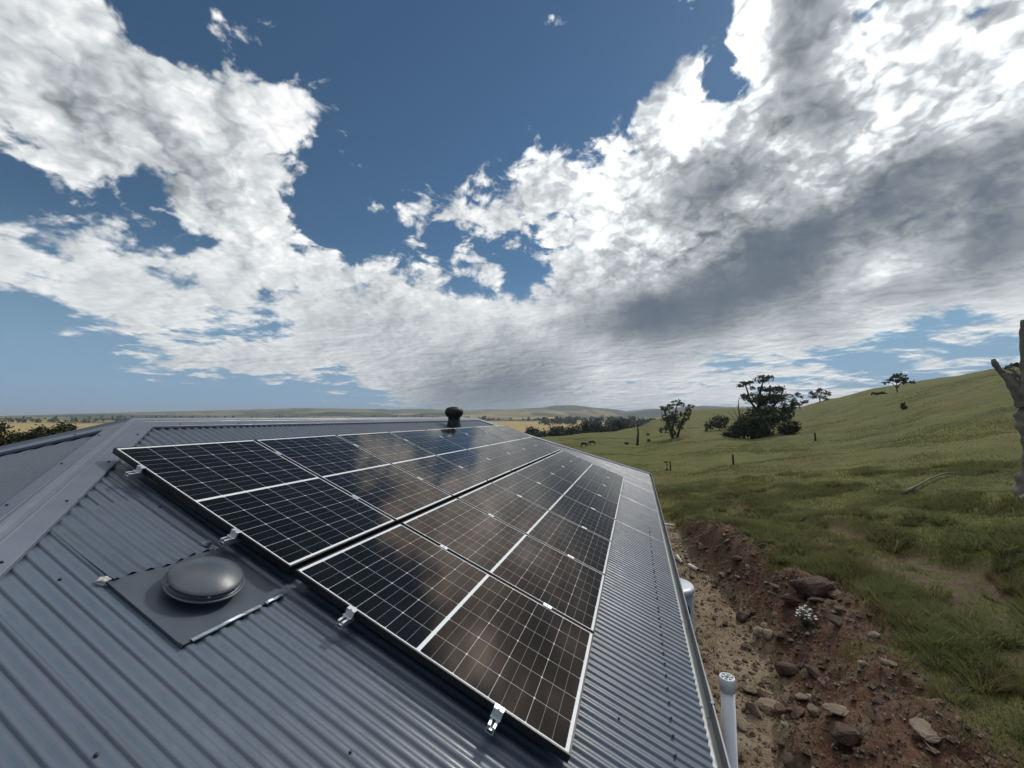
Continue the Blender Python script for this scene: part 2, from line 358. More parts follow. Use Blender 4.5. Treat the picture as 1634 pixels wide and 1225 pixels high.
def build_ground():
    azs = np.concatenate([np.arange(-180, -62, 3.0), np.arange(-62, 12, .33), np.arange(12, 60, .2), np.arange(60, 70, .5), np.arange(70, 180, 3.0)])
    rs = [.8]
    while rs[-1] < 45000: rs.append(rs[-1]*(1.010 if rs[-1] < 24 else 1.016 if rs[-1] < 320 else 1.03))
    rs = np.array(rs); A, Rr = np.meshgrid(np.radians(azs), rs)
    X = Rr*np.sin(A); Y = Rr*np.cos(A)
    z, dirt, path, bare, dry, forest = ground(X, Y)
    V = np.stack([X, Y, z+EYE], -1).reshape(-1, 3)
    nr, na = X.shape; i = np.arange(nr-1)[:, None]*na; j = np.arange(na)[None, :]; jn = (j+1) % na
    F = np.stack([(i+j), (i+na+j), (i+na+jn), (i+jn)], -1).reshape(-1, 4)[:, ::-1]
    V = np.vstack([V, [[0, 0, EYE-4.5]]]); c = len(V)-1
    me = np_mesh('ground', V, F.astype(np.int32), True)
    for nm, arr in (('cover', (dirt, path, bare)), ('land', (dry, forest, forest*0))):
        at_ = me.color_attributes.new(nm, 'FLOAT_COLOR', 'POINT')
        col = np.ones((len(V), 4), np.float32)
        for k, a in enumerate(arr): col[:-1, k] = a.ravel()
        at_.data.foreach_set('color', col.ravel())
    m, nt, bs = newmat('ground'); p = GEO(nt)
    cov = N(nt, 'ShaderNodeAttribute', attribute_name='cover'); lan = N(nt, 'ShaderNodeAttribute', attribute_name='land')
    sc = N(nt, 'ShaderNodeSeparateColor'); nt.links.new(cov.outputs['Color'], sc.inputs[0]); sl = N(nt, 'ShaderNodeSeparateColor'); nt.links.new(lan.outputs['Color'], sl.inputs[0])
    n_big = NOI(nt, p, .035, 5, .6); n_mid = NOI(nt, p, .35, 6, .62); n_fine = NOI(nt, p, 4.0, 5, .65); n_vf = NOI(nt, p, 28, 4, .7)
    g = MIX(nt, MR(nt, n_mid, .33, .67), (.082, .092, .024), (.142, .148, .038))
    g = MIX(nt, M(nt, 'MULTIPLY', MR(nt, n_big, .42, .64), .7), g, (.170, .140, .050))
    g = MIX(nt, M(nt, 'MULTIPLY', MR(nt, n_fine, .35, .7), .45), g, (.040, .050, .016))
    g = MIX(nt, M(nt, 'MULTIPLY', MR(nt, NOI(nt, VM(nt, 'MULTIPLY', p, (1, 1, 3)), .12, 5, .7, .6), .56, .70), .55), g, (.065, .048, .022))
    # far land
    ydry = MIX(nt, NOI(nt, p, .006, 4, .6), (.30, .21, .075), (.44, .34, .15))
    g = MIX(nt, sl.outputs[0], g, ydry); fgr = MIX(nt, NOI(nt, p, .003, 4, .6), (.035, .050, .022), (.10, .12, .05))
    g = MIX(nt, M(nt, 'MULTIPLY', sl.outputs[1], .95), g, MIX(nt, NOI(nt, p, .02, 4, .7), (.010, .018, .012), (.030, .042, .022)))
    # bare soil
    soil = MIX(nt, MR(nt, n_fine, .3, .7), (.070, .044, .028), (.150, .108, .078)); 
    g = MIX(nt, M(nt, 'MULTIPLY', sc.outputs[2], MR(nt, n_fine, .30, .55)), g, soil)
    red = MIX(nt, MR(nt, NOI(nt, p, 1.3, 6, .65), .35, .65), (.066, .033, .022), (.155, .086, .057))
    red = MIX(nt, MR(nt, n_vf, .50, .75), red, (.19, .120, .080))
    stony = MIX(nt, MR(nt, NOI(nt, p, 2.4, 5, .6), .52, .66), red, (.150, .110, .078)); 
    g = MIX(nt, sc.outputs[0], g, stony)
    pth = MIX(nt, MR(nt, NOI(nt, p, 1.6, 6, .6), .35, .65), (.150, .105, .070), (.30, .245, .170)); pth = MIX(nt, MR(nt, n_vf, .52, .72), pth, (.10, .07, .05))
    g = MIX(nt, sc.outputs[1], g, pth)
    nt.links.new(g, bs.inputs['Base Color']); bs.inputs['Roughness'].default_value = .95; bs.inputs['Specular IOR Level'].default_value = .15
    hgt = M(nt, 'ADD', M(nt, 'MULTIPLY', n_fine, 1.0), M(nt, 'MULTIPLY', n_vf, .25))
    nt.links.new(BUMP(nt, hgt, .9, .12), bs.inputs['Normal'])
    o = link('ground', me, m); tag(o, kind='structure')
build_ground()

# ------------------------------------------------------------------ grass
def grass_mat():
    m, nt, bs = newmat('grass_blades'); p = GEO(nt)
    n1 = NOI(nt, p, .5, 4, .6); n2 = NOI(nt, p, 9, 3, .7)
    c = MIX(nt, MR(nt, n1, .35, .65), (.140, .160, .058), (.220, .230, .090)); c = MIX(nt, MR(nt, n2, .55, .75), c, (.26, .23, .12))
    c = MIX(nt, MR(nt, NOI(nt, p, .9, 5, .65), .47, .62, 0, .8), c, (.150, .118, .060))
    nt.links.new(c, bs.inputs['Base Color']); bs.inputs['Roughness'].default_value = .8; bs.inputs['Specular IOR Level'].default_value = .15
    tr = N(nt, 'ShaderNodeBsdfTranslucent'); nt.links.new(c, tr.inputs[0]); mx = N(nt, 'ShaderNodeMixShader'); mx.inputs[0].default_value = .45
    out = [n for n in nt.nodes if n.type == 'OUTPUT_MATERIAL'][0]; nt.links.new(bs.outputs[0], mx.inputs[1]); nt.links.new(tr.outputs[0], mx.inputs[2]); nt.links.new(mx.outputs[0], out.inputs[0])
    return m
M_GRASS = grass_mat()
def blades(name, X, Y, Hh, Wd, lab, lean=None):
    n = len(X); z = ground(X, Y)[0]+EYE-.02
    th = RNG.uniform(0, 2*math.pi, n); ln = RNG.uniform(.1, .75, n)*Hh; ld = RNG.uniform(0, 2*math.pi, n)
    if lean is not None: ld = lean+RNG.normal(0, .35, n); ln = RNG.uniform(.45, 1.25, n)*Hh
    base = np.stack([X, Y, z], -1); side = np.stack([np.cos(th)*Wd, np.sin(th)*Wd, np.zeros(n)], -1)
    mid = base + np.stack([np.cos(ld)*ln*.35, np.sin(ld)*ln*.35, Hh*.6], -1); tip = base + np.stack([np.cos(ld)*ln, np.sin(ld)*ln, Hh], -1)
    V = np.stack([base-side, base+side, mid+side*.7, mid-side*.7, tip], 1).reshape(-1, 3)
    b = np.arange(n)[:, None]*5; F = np.concatenate([b+np.array([[0,1,2]]), b+np.array([[0,2,3]]), b+np.array([[3,2,4]])])
    o = link(name, np_mesh(name, V, F.astype(np.int32)), M_GRASS); return tag(o, lab, 'grass', kind='stuff')
def scatter_grass():
    n = 600000; u = RNG.uniform(0, 1, n); r = 5.5*(27/5.5)**u; a = np.radians(RNG.uniform(12, 78, n))
    X = r*np.sin(a); Y = r*np.cos(a); _, d, p, b, _, _ = ground(X, Y); v = X*rv[0]+Y*rv[1]; q = X*hv[0]+Y*hv[1]
    cl = fbm(X, Y, .8, 4, 101, .6); tuss = sstep(-.05, .35, fbm(X, Y, 1.5, 3, 103)+.25*(1-sstep(.3, 1.6, np.abs(q-gully_q(v)-.5))))
    dens = np.clip(.32+cl*.7+.6*tuss, 0, 1)*(1-.98*sstep(.15, .6, d)*np.clip(1.15-.45*(sstep(-.5, .3, q-top_q(v)+.9)*(1-sstep(7.5, 9.5, v))), 0, 1))*(1-p*.97)*(1-.93*b)*(q > 1.0)
    fr_ = sstep(-.35, .1, q-top_q(v)+fbm(X, Y, 1.0, 3, 105)*.5)*(1-sstep(.7, 1.5, q-top_q(v)))*(1-.7*sstep(-.2, .3, fbm(X, Y, 1.3, 3, 107)))*sstep(6.5, 9, v); dens = np.clip(dens+.5*fr_*(1-p)*(1-.7*(d > .8)), 0, 1)
    k = RNG.uniform(0, 1, n) < dens; X, Y, tuss, r = X[k], Y[k], tuss[k], r[k]
    fr = fr_[k]; hgt = (.035+.035*RNG.uniform(0, 1, len(X))+.10*tuss*RNG.uniform(.4, 1, len(X))+.20*fr*RNG.uniform(.4, 1, len(X)))*(1+.01*r); wd = .0028+.00045*r
    blades('grass', X, Y, hgt, wd, 'long green grass and tussocks on the slope above the dirt bank')
    n = 220000; u = RNG.uniform(0, 1, n); r = 24*(110/24)**u; a = np.radians(RNG.uniform(6, 78, n)); X = r*np.sin(a); Y = r*np.cos(a)
    cl = fbm(X, Y, 5, 4, 111, .6); k = RNG.uniform(0, 1, n) < np.clip(.35+cl*1.6, .05, 1); X, Y, r, cl = X[k], Y[k], r[k], cl[k]
    blades('grass', X, Y, (.05+.07*np.clip(cl+.3, 0, 1)*RNG.uniform(.3, 1, len(X))), .004+.0006*r, 'shorter pasture grass over the hillside beyond')
scatter_grass()
def tussocks():
    n = 5000; u = RNG.uniform(0, 1, n); r = 6.0*(26/6.0)**u; a = np.radians(RNG.uniform(15, 76, n)); X = r*np.sin(a); Y = r*np.cos(a)
    _, d, p, b, _, _ = ground(X, Y); v = X*rv[0]+Y*rv[1]; q = X*hv[0]+Y*hv[1]; e = q-top_q(v)
    fringe = (np.abs(e-.25) < .55)*(v > 7)*(v < 19); gul = np.abs(q-gully_q(v)-.6) < .8; low = (v < 8.5)*(e > .1)
    w = np.clip(.035+.55*fringe+.34*gul+.2*low+.16*(fbm(X, Y, 3.5, 3, 121) > .22), 0, 1)*(p < .2)*(q > 1.5)*(d < .85)
    k = RNG.uniform(0, 1, n) < w*.55; X, Y, r = X[k], Y[k], r[k]; m = len(X); nb = 150
    R0 = RNG.uniform(.09, .26, m)*(1+.012*r); H0_ = RNG.uniform(.16, .36, m)
    th = RNG.uniform(0, 2*math.pi, (m, nb)); rr = np.sqrt(RNG.uniform(0, 1, (m, nb)))*R0[:, None]
    bx = X[:, None]+np.cos(th)*rr; by = Y[:, None]+np.sin(th)*rr; hh = H0_[:, None]*(1.05-.5*(rr/R0[:, None])**2)*RNG.uniform(.55, 1.1, (m, nb)); wd = np.broadcast_to((.0026+.0005*r)[:, None], (m, nb))
    blades('tussocks', bx.ravel(), by.ravel(), hh.ravel(), wd.ravel(), 'clumps of long arching grass along the top of the bank and over the slope', th.ravel())
tussocks()

# ------------------------------------------------------------------ house
HO = Vector(PT(VA, RIDGE_S, H0)); HO.z = 0
A3 = PT(VA, RIDGE_S, H0); B3 = PT(VB, RIDGE_S, H0)
cen = (A3+B3)/2; house_loc = Vector((cen[0], cen[1], EYE-4.5))
house = empty('house', house_loc, 'long single storey house with blue grey corrugated hip roof', 'house')
def loc(p): return Vector(p)-house_loc
cosS, sinS = math.cos(SL), math.sin(SL)
def corr(name, O, a, dh, t0, t1, start, L, lift=None, mat=M_ROOF, parent=house, off=0.0, base=house_loc, amp=DEPTH, steps=(0, .5, 1), lab=None):
    """corrugated sheet: O apex, a across, dh horizontal downhill direction"""
    d = dh*cosS-up*sinS; n = np.cross(a, d); n = n if n[2] > 0 else -n
    k = 14; ts = np.arange(t0, t1+1e-6, PITCH/k); V = []; F = []
    st = np.array([start(t) for t in ts]); ph = 2*math.pi*ts/PITCH
    c = np.cos(ph); prof = -amp/2 + amp/2*np.sign(c)*np.abs(c)**.5
    sheet = np.floor(ts/(PITCH*10)); rnd = np.array([((int(s)*7919) % 97)/97 for s in sheet])
    prof = prof + .0022*(rnd-.5) + .0018*np.clip(1-(ts/PITCH-sheet*10)/1.2, 0, 1)
    m = len(steps)
    for i, t in enumerate(ts):
        for f in steps:
            s = st[i]+(L-st[i])*f; hh = prof[i]+(lift(f) if lift else 0)+off
            V.append(O+a*t+d*s+n*hh)
    V = np.array(V)-np.array(base); nn = len(ts)
    i = np.arange(nn-1)[:, None]*m; j = np.arange(m-1)[None, :]
    F = np.stack([i+j, i+j+1, i+m+j+1, i+m+j], -1).reshape(-1, 4)
    o = link(name, np_mesh(name, V, F.astype(np.int32), True), mat, parent)
    if lab: o['label'] = lab
    return o
LR = VB-VA
corr('roof_sheet', A3, rv, hv, -HALF, LR+HALF, lambda t: max(0, -t/cosS, (t-LR)/cosS), LS, lab='roof slope carrying the solar panels')
corr('roof_sheet', A3, rv, -hv, -HALF, LR+HALF, lambda t: max(0, -t/cosS, (t-LR)/cosS), LS, lab='far roof slope behind the ridge')
corr('roof_sheet', A3, hv, -rv, -HALF, HALF, lambda t: abs(t)/cosS, LS, lab='near hip end of the roof')
corr('roof_sheet', B3, hv, rv, -HALF, HALF, lambda t: abs(t)/cosS, LS, lab='far hip end of the roof')
def capping(name, P0, P1, nA, nB, wing=.155, lab=None):
    """folded capping from P0 to P1; nA/nB roof normals of both sides"""
    P0 = np.array(P0, float); P1 = np.array(P1, float); ax = (P1-P0); Lc = np.linalg.norm(ax); ax /= Lc
    def side(n, other):
        s = np.cross(ax, n); s /= np.linalg.norm(s)
        return s if np.dot(s, other) < 0 else -s
    sA = side(nA, nB) ; sB = side(nB, nA)
    if np.dot(sA, nA-nB) < 0: sA = -sA
    if np.dot(sB, nB-nA) < 0: sB = -sB
    nm = (nA+nB); nm /= np.linalg.norm(nm)
    pr = []
    for sgn, s, n in ((1, sA, nA), (-1, sB, nB)):
        half = [s*(wing+.008)-n*.006, s*(wing+.003)+n*.012, s*(wing-.001)+n*.0145, s*(wing-.02)+n*.0155, s*.058+n*.017, s*.050+n*.022, s*.043+n*.0175, s*.030+n*.018, s*.020+n*.020, s*.010+nm*.034]
        pr += half if sgn == 1 else half[::-1]
    segs = max(2, int(Lc/1.1)); V = []; m = len(pr)
    for i in range(segs+1):
        wv = math.sin(i*1.9)*.002
        for k, p in enumerate(pr): V.append(P0+ax*Lc*i/segs+p*1.0+nm*(wv*.3+.006)-np.array(house_loc))
    i = np.arange(segs)[:, None]*m; j = np.arange(m-1)[None, :]
    F = np.stack([i+j, i+j+1, i+m+j+1, i+m+j], -1).reshape(-1, 4)
    me = np_mesh(name, np.array(V), F.astype(np.int32), False); o = link(name, me, M_CAP, house); so_ = o.modifiers.new('solid', 'SOLIDIFY'); so_.thickness = .0012
    if lab: o['label'] = lab
    # added black strips painting shade into the corrugation gaps under both edges
    for s, n in ((sA, nA), (sB, nB)):
        q0 = P0-np.array(house_loc)+s*(wing-.016); q1 = q0+ax*Lc; f = MB()
        f.add([q0-n*.02, q1-n*.02, q1+n*.017, q0+n*.017, q0-n*.02-s*.02, q1-n*.02-s*.02, q1+n*.017-s*.02, q0+n*.017-s*.02], [(0,1,2,3),(4,7,6,5),(3,2,6,7),(0,4,5,1),(0,3,7,4),(1,5,6,2)])
        f.build('gap_shade_strip', M_GAPSHADE, house)
    # screws in both wings
    for s, n in ((sA, nA), (sB, nB)):
        L = .35
        while L < min(Lc, 5.5):
            screws.append((P0+ax*L+s*(wing-.035)+n*.022, n)); L += .62
screws = []
def nrm(dh): return dh*sinS+up*cosS
nS, nN, nE, nW = nrm(hv), nrm(-hv), nrm(-rv), nrm(rv)
def corner(O, a, b): return O+(a+b)*HALF-up*math.tan(SL)*HALF
capping('ridge_capping', A3-rv*.02, B3+rv*.05, nS, nN, .15)
capping('hip_capping', A3+up*.004, corner(A3, hv, -rv), nS, nE)
capping('hip_capping', A3+up*.004, corner(A3, -hv, -rv), nN, nE)
capping('hip_capping', B3, corner(B3, hv, rv), nS, nW, .13)
capping('hip_capping', B3, corner(B3, -hv, rv), nN, nW, .13)
# roof screws: a row above the gutter, a few on the battens
for i in range(60):
    t = math.floor((1.9+i*.152)/PITCH)*PITCH-VA
    screws_row = A3+rv*t+dnv*(LS-.235)+nS*.002; screws.append((screws_row, nS))
for (v, s) in [(1.0,-1.2),(1.3,-2.15),(.62,-.9),(1.55,-.55),(2.0,-2.6),(1.2,.1),(1.9,.35),(.95,-1.75),(2.7,.55),(.7,-.2)]:
    t = round((v-VA)/PITCH)*PITCH; screws.append((PT(VA+t, s, H0)+nS*.001, nS))
screw_me = None
def screw_mesh():
    b = MB(); b.lathe([(.0085, 0), (.0085, .0015), (.0058, .0018), (.0058, .006), (.004, .0068)], 8, smooth=False)
    me = mesh('screw', b.v, b.f); me.materials.append(M_SCREW); return me
screw_me = screw_mesh()
# order by distance to the eye, keep the ninety-five nearest as single parts
screws.sort(key=lambda e: np.linalg.norm(e[0]-ORG)); 
for P, n in screws[:96]:
    o = bpy.data.objects.new('screw', screw_me); C.objects.link(o); o.parent = house
    o.matrix_local = Matrix.Translation(loc(P)) @ Vector(n).to_track_quat('Z', 'Y').to_matrix().to_4x4()
# gutters, fascia, soffit, walls
def extr(name, prof, c0, c1, d, mat, parent=house, smooth=False, m0=1, m1=1):
    """profile points (out, z) swept from corner c0 to c1; mitred ends"""
    c0 = np.array(c0); c1 = np.array(c1); ax = (c1-c0)/np.linalg.norm(c1-c0); V = []
    for c, sg, mm in ((c0, -1, m0), (c1, 1, m1)):
        for (o_, z) in prof: V.append(c+d*o_+up*z+ax*sg*o_*mm-np.array(house_loc))
    n = len(prof); F = [(i, i+1, n+i+1, n+i) for i in range(n-1)]
    me = mesh(name, V, F, smooth); o = link(name, me, mat, parent); m = o.modifiers.new('solid', 'SOLIDIFY'); m.thickness = .0015; return o
cs = [corner(A3, hv, -rv), corner(B3, hv, rv), corner(B3, -hv, rv), corner(A3, -hv, -rv)]
dirs = [hv, rv, -hv, -rv]
GUT = [(-.06,-.030),(.020,-.042),(.024,-.105),(.066,-.105),(.074,-.014)]
OUT = [(.074,-.014),(.079,-.004),(.090,-.006),(.093,-.022),(.087,-.026),(.087,-.13),(-.07,-.13)]
for i in range(4):
    c0, c1, d = cs[i], cs[(i+1) % 4], dirs[i]
    g = extr('gutter', GUT, c0, c1, d, M_GALV); extr('outer_face', OUT, c0, c1, d, M_CAP, g)
    extr('fascia', [(-.072,-.03),(-.072,-.24)], c0, c1, d, M_CAP)
    extr('soffit', [(-.075,-.24),(-.43,-.24)], c0, c1, d, M_SOFFIT)
    extr('wall', [(-.43,-.24),(-.43,-2.55)], c0, c1, d, M_WALL)
# gutter joints
b = MB()
for v in (1.2, 3.35, 4.62, 8.4, 11.9):
    P = PT(v, EAVE_S, H0)-np.array(house_loc)
    Mx = Matrix.Translation(Vector(P)) @ Matrix((( rv[0], hv[0], 0, 0), (rv[1], hv[1], 0, 0), (0, 0, 1, 0), (0, 0, 0, 1)))
    b = MB(); b.add([Mx @ Vector(p) for p in [(-.011,-.02,-.026),(.011,-.02,-.026),(.011,.019,-.036),(-.011,.019,-.036),(-.011,.0275,-.101),(.011,.0275,-.101),(.011,.063,-.101),(-.011,.063,-.101),(-.011,.072,-.001),(.011,.072,-.001),(.011,.093,-.0005),(-.011,.093,-.0005)]], [(0,1,2,3),(3,2,5,4),(4,5,6,7),(7,6,9,8),(8,9,10,11)]); b.build('gutter_bracket', M_GALV, house)
# slab under the walls
corners2 = [c+(-.35)*(d1+d2) for c, d1, d2 in zip(cs, (hv, hv, -hv, -hv), (-rv, rv, rv, -rv))]
V = [Vector((c[0], c[1], -.25))-house_loc for c in corners2]+[Vector((c[0], c[1], .07))-house_loc for c in corners2]
link('slab', mesh('slab', V, [(0,1,2,3),(7,6,5,4),(0,4,5,1),(1,5,6,2),(2,6,7,3),(3,7,4,0)]), M_CONC, house)

# ------------------------------------------------------------------ solar panels
FM = Matrix(((rv[0], -dnv[0], nv[0], 0), (rv[1], -dnv[1], nv[1], 0), (rv[2], -dnv[2], nv[2], 0), (0, 0, 0, 1)))   # local x ridge, y uphill, z out
def frame_at(v, s, h=0.0): return Matrix.Translation(Vector(PT(v, s, h))) @ FM
PW, PL = 1.134, 1.767; V0 = 1.7582*SC; S_UP = -2.845*SC; PITCHV = 1.154
def make_panel():
    root = empty('solar_panel', (0, 0, 0))
    t = .011; f = MB(); w, l = PW/2, PL/2
    for x0, y0, x1, y1 in ((-w, -l, -w+t, l), (w-t, -l, w, l), (-w+t, -l, w-t, -l+t), (-w+t, l-t, w-t, l)):
        f.box((x0, y0, -.040), (x1, y1, 0))
    f.box((-w+t, -l+t, -.032), (-w+t+.02, l-t, -.030)); f.box((w-t-.02, -l+t, -.032), (w-t, l-t, -.030))
    f.build('frame', M_BLACKFRAME, root, .0008)
    g = link('glass', mesh('glass', [(-w+t, -l+t, -.0016), (w-t, -l+t, -.0016), (w-t, l-t, -.0016), (-w+t, l-t, -.0016)], [(0, 1, 2, 3)]), M_CELL, root)
    jb = MB().box((-.09, -.03, -.022), (.09, .03, -.006)); jb.build('junction_box', M_BLACKFRAME, root, .002)
    return root
proto = make_panel()
ordn = ['nearest', 'second', 'third', 'fourth', 'fifth', 'sixth', 'seventh', 'farthest']
def copy_tree(o, parent=None):
    c = o.copy(); C.objects.link(c); c.parent = parent
    for ch in [x for x in bpy.data.objects if x.parent == o]: copy_tree(ch, c)
    return c
for row in range(2):
    sc_ = S_UP+PL/2+.002+row*(1.5335*SC+.037)
    for i in range(8):
        o = proto if (row == 0 and i == 0) else copy_tree(proto)
        Mx = frame_at(V0+PITCHV*i+.01+PW/2, sc_) @ Matrix.Rotation(random.uniform(-.0022, .0022), 4, 'X') @ Matrix.Rotation(random.uniform(-.0022, .0022), 4, 'Y')
        o.matrix_world = Mx
        end = {0: 'nearest the camera', 7: 'at the far end'}.get(i, ordn[i]+' from the near end')
        rowt = 'upper row beside the ridge' if row == 0 else 'lower row beside the gutter'
        tag(o, 'solar panel %s in the %s' % (end, rowt), 'solar panel', 'solar panels on the roof')
RAILS = [-2.941, -1.975, -1.027, -.085]
rl = ['topmost', 'second from the top', 'third from the top', 'lowest']
for k, s in enumerate(RAILS):
    Mx = frame_at(0, s, .032)
    root = empty('mounting_rail', (0, 0, 0)); root.matrix_world = Mx
    tag(root, 'silver mounting rail under the solar panels, %s of the four' % rl[k], 'mounting rail', 'mounting rails under the panels')
    r = MB(); x0, x1 = 1.955, 11.31
    r.box((x0, -.020, -.040), (x1, .020, -.036)); r.box((x0, -.020, -.036), (x1, -.016, -.001)); r.box((x0, .016, -.036), (x1, .020, -.001))
    r.box((x0, -.016, -.004), (x1, -.007, -.001)); r.box((x0, .007, -.004), (x1, .016, -.001)); r.box((x0, -.016, -.022), (x1, .016, -.020))
    r.build('rail_profile', M_SILVER, root)
    for x in (V0+.0, V0+8*PITCHV):
        sg = -1 if x < 5 else 1; e = MB()
        a, b2 = sorted((x+sg*.001, x+sg*.030)); e.box((a, -.027, -.001), (b2, .027, .004)); 
        a, b2 = sorted((x-sg*.022, x+sg*.012)); e.box((a, -.027, .0335), (b2, .027, .0375))
        a, b2 = sorted((x+sg*.001, x+sg*.012)); e.box((a, -.027, .004), (b2, .027, .0335))
        e.lathe([(.0065, 0), (.0065, .006)], 6, Matrix.Translation((x+sg*.006, 0, .0375)), False)
        e.build('end_clamp', M_SILVER, root, .0008)
    for i in range(1, 8):
        x = V0+PITCHV*i; e = MB(); e.box((x-.021, -.034, .0325), (x+.021, .034, .0362)); e.box((x-.008, -.034, -.001), (x+.008, .034, .0325))
        e.lathe([(.0065, 0), (.0065, .005)], 6, Matrix.Translation((x, 0, .0362)), False); e.build('mid_clamp', M_SILVER, root)
    for i in range(8):
        x = 2.28+i*1.25; e = MB(); e.box((x-.02, -.030, -.098+.0), (x+.02, -.0245, -.008)); e.box((x-.02, -.075, -.098), (x+.02, -.030, -.093)); e.build('foot', M_SILVER, root)

# ------------------------------------------------------------------ roof ventilator with square flashing
def vent():
    vc, sc_ = 1.672, -1.705
    root = empty('roof_vent', (0, 0, 0), 'low round domed metal roof vent on a square flashing, in front of the panels', 'roof vent')
    root.matrix_world = frame_at(vc, sc_, H0)           # local z=0 at the sheet crests
    x0, x1, y0, y1 = 1.43-vc, 2.0-vc, -( -1.447-sc_), -(-2.032-sc_)
    n = 14; V = []; F = []
    xs = np.linspace(x0, x1, 41); ys = np.linspace(y0, y1, 12)
    for y in ys:
        for x in xs:
            z = .0035 + .007*max(0, 1-(y-y0)/.12) + .0016*math.sin(x*21+y*9)+.0010*math.sin(y*31+x*7)
            V.append((x, y, z))
    for j in range(len(ys)-1):
        for i in range(len(xs)-1):
            a = j*len(xs)+i; F.append((a, a+1, a+len(xs)+1, a+len(xs)))
    link('flashing', mesh('flashing', V, F, True), M_FLASH, root)
    # turned edges
    pass
    e = MB()
    e.box((x0-.002, y0, -.006), (x0, y1, .0065)); e.build('flashing_edge', M_FLASH, root)
    e = MB(); rnd = random.Random(4)
    def lip(xa, xb):
        k = 12; vs = []; fs = []
        for i in range(k+1):
            x = xa+(xb-xa)*i/k; w = rnd.uniform(-.002, .002)
            vs += [(x, y0+.014+w, .0118), (x, y0+.006, .018+w), (x, y0-.007+w, .0160), (x, y0-.009+w, .0110)]
        for i in range(k):
            for j in range(3): fs.append((i*4+j, i*4+4+j, i*4+5+j, i*4+1+j))
        e.add(vs, fs)
    for q_ in range(len(ys)): pass
    lip(x0+.035, x0+.40); lip(x0+.43, x0+.545); e.build('flashing_lip', M_LIP, root)
    e = MB().box((x0, y0+.002, -.02), (x1-.02, y0+.014, .0085)); e.build('gap_shade_strip', M_GAPSHADE, root)  # added black strip standing in for the shade under the lip
    # collar, skirt, dome
    KS = Matrix.Translation((.035, .035, 0)) @ Matrix.Diagonal((.80, .80, .84, 1))
    d = MB(); d.lathe([(.155, .0), (.155, .05), (.150, .066)], 48, KS); d.build('collar', M_FLASH, root)
    d = MB(); d.lathe([(.165, .055), (.222, .058), (.232, .062), (.234, .068), (.231, .073), (.222, .071), (.207, .074), (.200, .082), (.200, .104)], 64, KS, cap=False); d.build('skirt', M_VENT, root)
    d = MB(); pr = [(.204, .098), (.214, .099), (.216, .103), (.213, .107)]
    for i in range(1, 15):
        a = i/14; pr.append((.213*(1-a)+.0005, .107+.056*(1-(1-a)**2.2)))
    d.lathe(pr, 64, KS); d.build('dome', M_VENT, root)
    for a in (-1.25, .15, 1.5, 2.85, 4.2):
        s = MB(); s.lathe([(.0, -.001), (.006, 0), (.006, .003), (.003, .0055), (.0005, .006)], 8, Matrix.Translation((.035+.1625*math.cos(a), .035+.1625*math.sin(a), .074)) @ Matrix.Scale(1.35, 4) @ Matrix.Rotation(a, 4, 'Z') @ Matrix.Rotation(math.pi/2, 4, 'Y'))
        s.build('rivet', M_SILVER, root)
    # corrugated cover piece dressed over the top of the flashing
    O = PT(VA, RIDGE_S, H0); t0 = round((1.445-VA)/PITCH)*PITCH-PITCH*.1; t1 = t0+PITCH*7.1
    s0 = 1.3; s1 = -2.018-RIDGE_S
    d_ = dnv; ts = np.arange(t0, t1, PITCH/10); V = []; F = []
    inv = root.matrix_world.inverted()
    for i, t in enumerate(ts):
        c = math.cos(2*math.pi*t/PITCH); pf = -DEPTH/2+DEPTH/2*c
        for f, lf, am in ((0, .0025, 1), (.6, .004, 1), (.92, .010, 1.1), (1.0, .0175, 1.35)):
            s = s0+(s1-s0)*f + (.012*math.sin(t*19) if f == 1 else 0); V.append(inv @ Vector(O+rv*t+d_*s+nv*(pf*am+lf)))
    m = 4
    for i in range(len(ts)-1):
        for j in range(m-1): F.append((i*m+j, i*m+j+1, (i+1)*m+j+1, (i+1)*m+j))
    link('cover_sheet', mesh('cover_sheet', V, F, True), M_ROOF, root)
    bm = bmesh.new(); bmesh.ops.create_icosphere(bm, subdivisions=3, radius=.02)
    for v in bm.verts: v.co = v.co*(1+.35*math.sin(v.co.x*230)*math.sin(v.co.y*190+1)); v.co.z *= .55; v.co.x *= 1.2
    me = bpy.data.meshes.new('sealant'); bm.to_mesh(me); bm.free(); o = link('sealant', me, M_SEAL, root); o.location = (x0-.012, -(-2.035-sc_), .018)
    bm = bmesh.new(); bmesh.ops.create_icosphere(bm, subdivisions=2, radius=.016)
    for v in bm.verts: v.co.x *= 2.0; v.co.z *= .3
    me = bpy.data.meshes.new('sealant'); bm.to_mesh(me); bm.free(); o = link('sealant', me, M_CAP, root); o.location = (x1-.04, -(-2.09-sc_), .02)
vent()

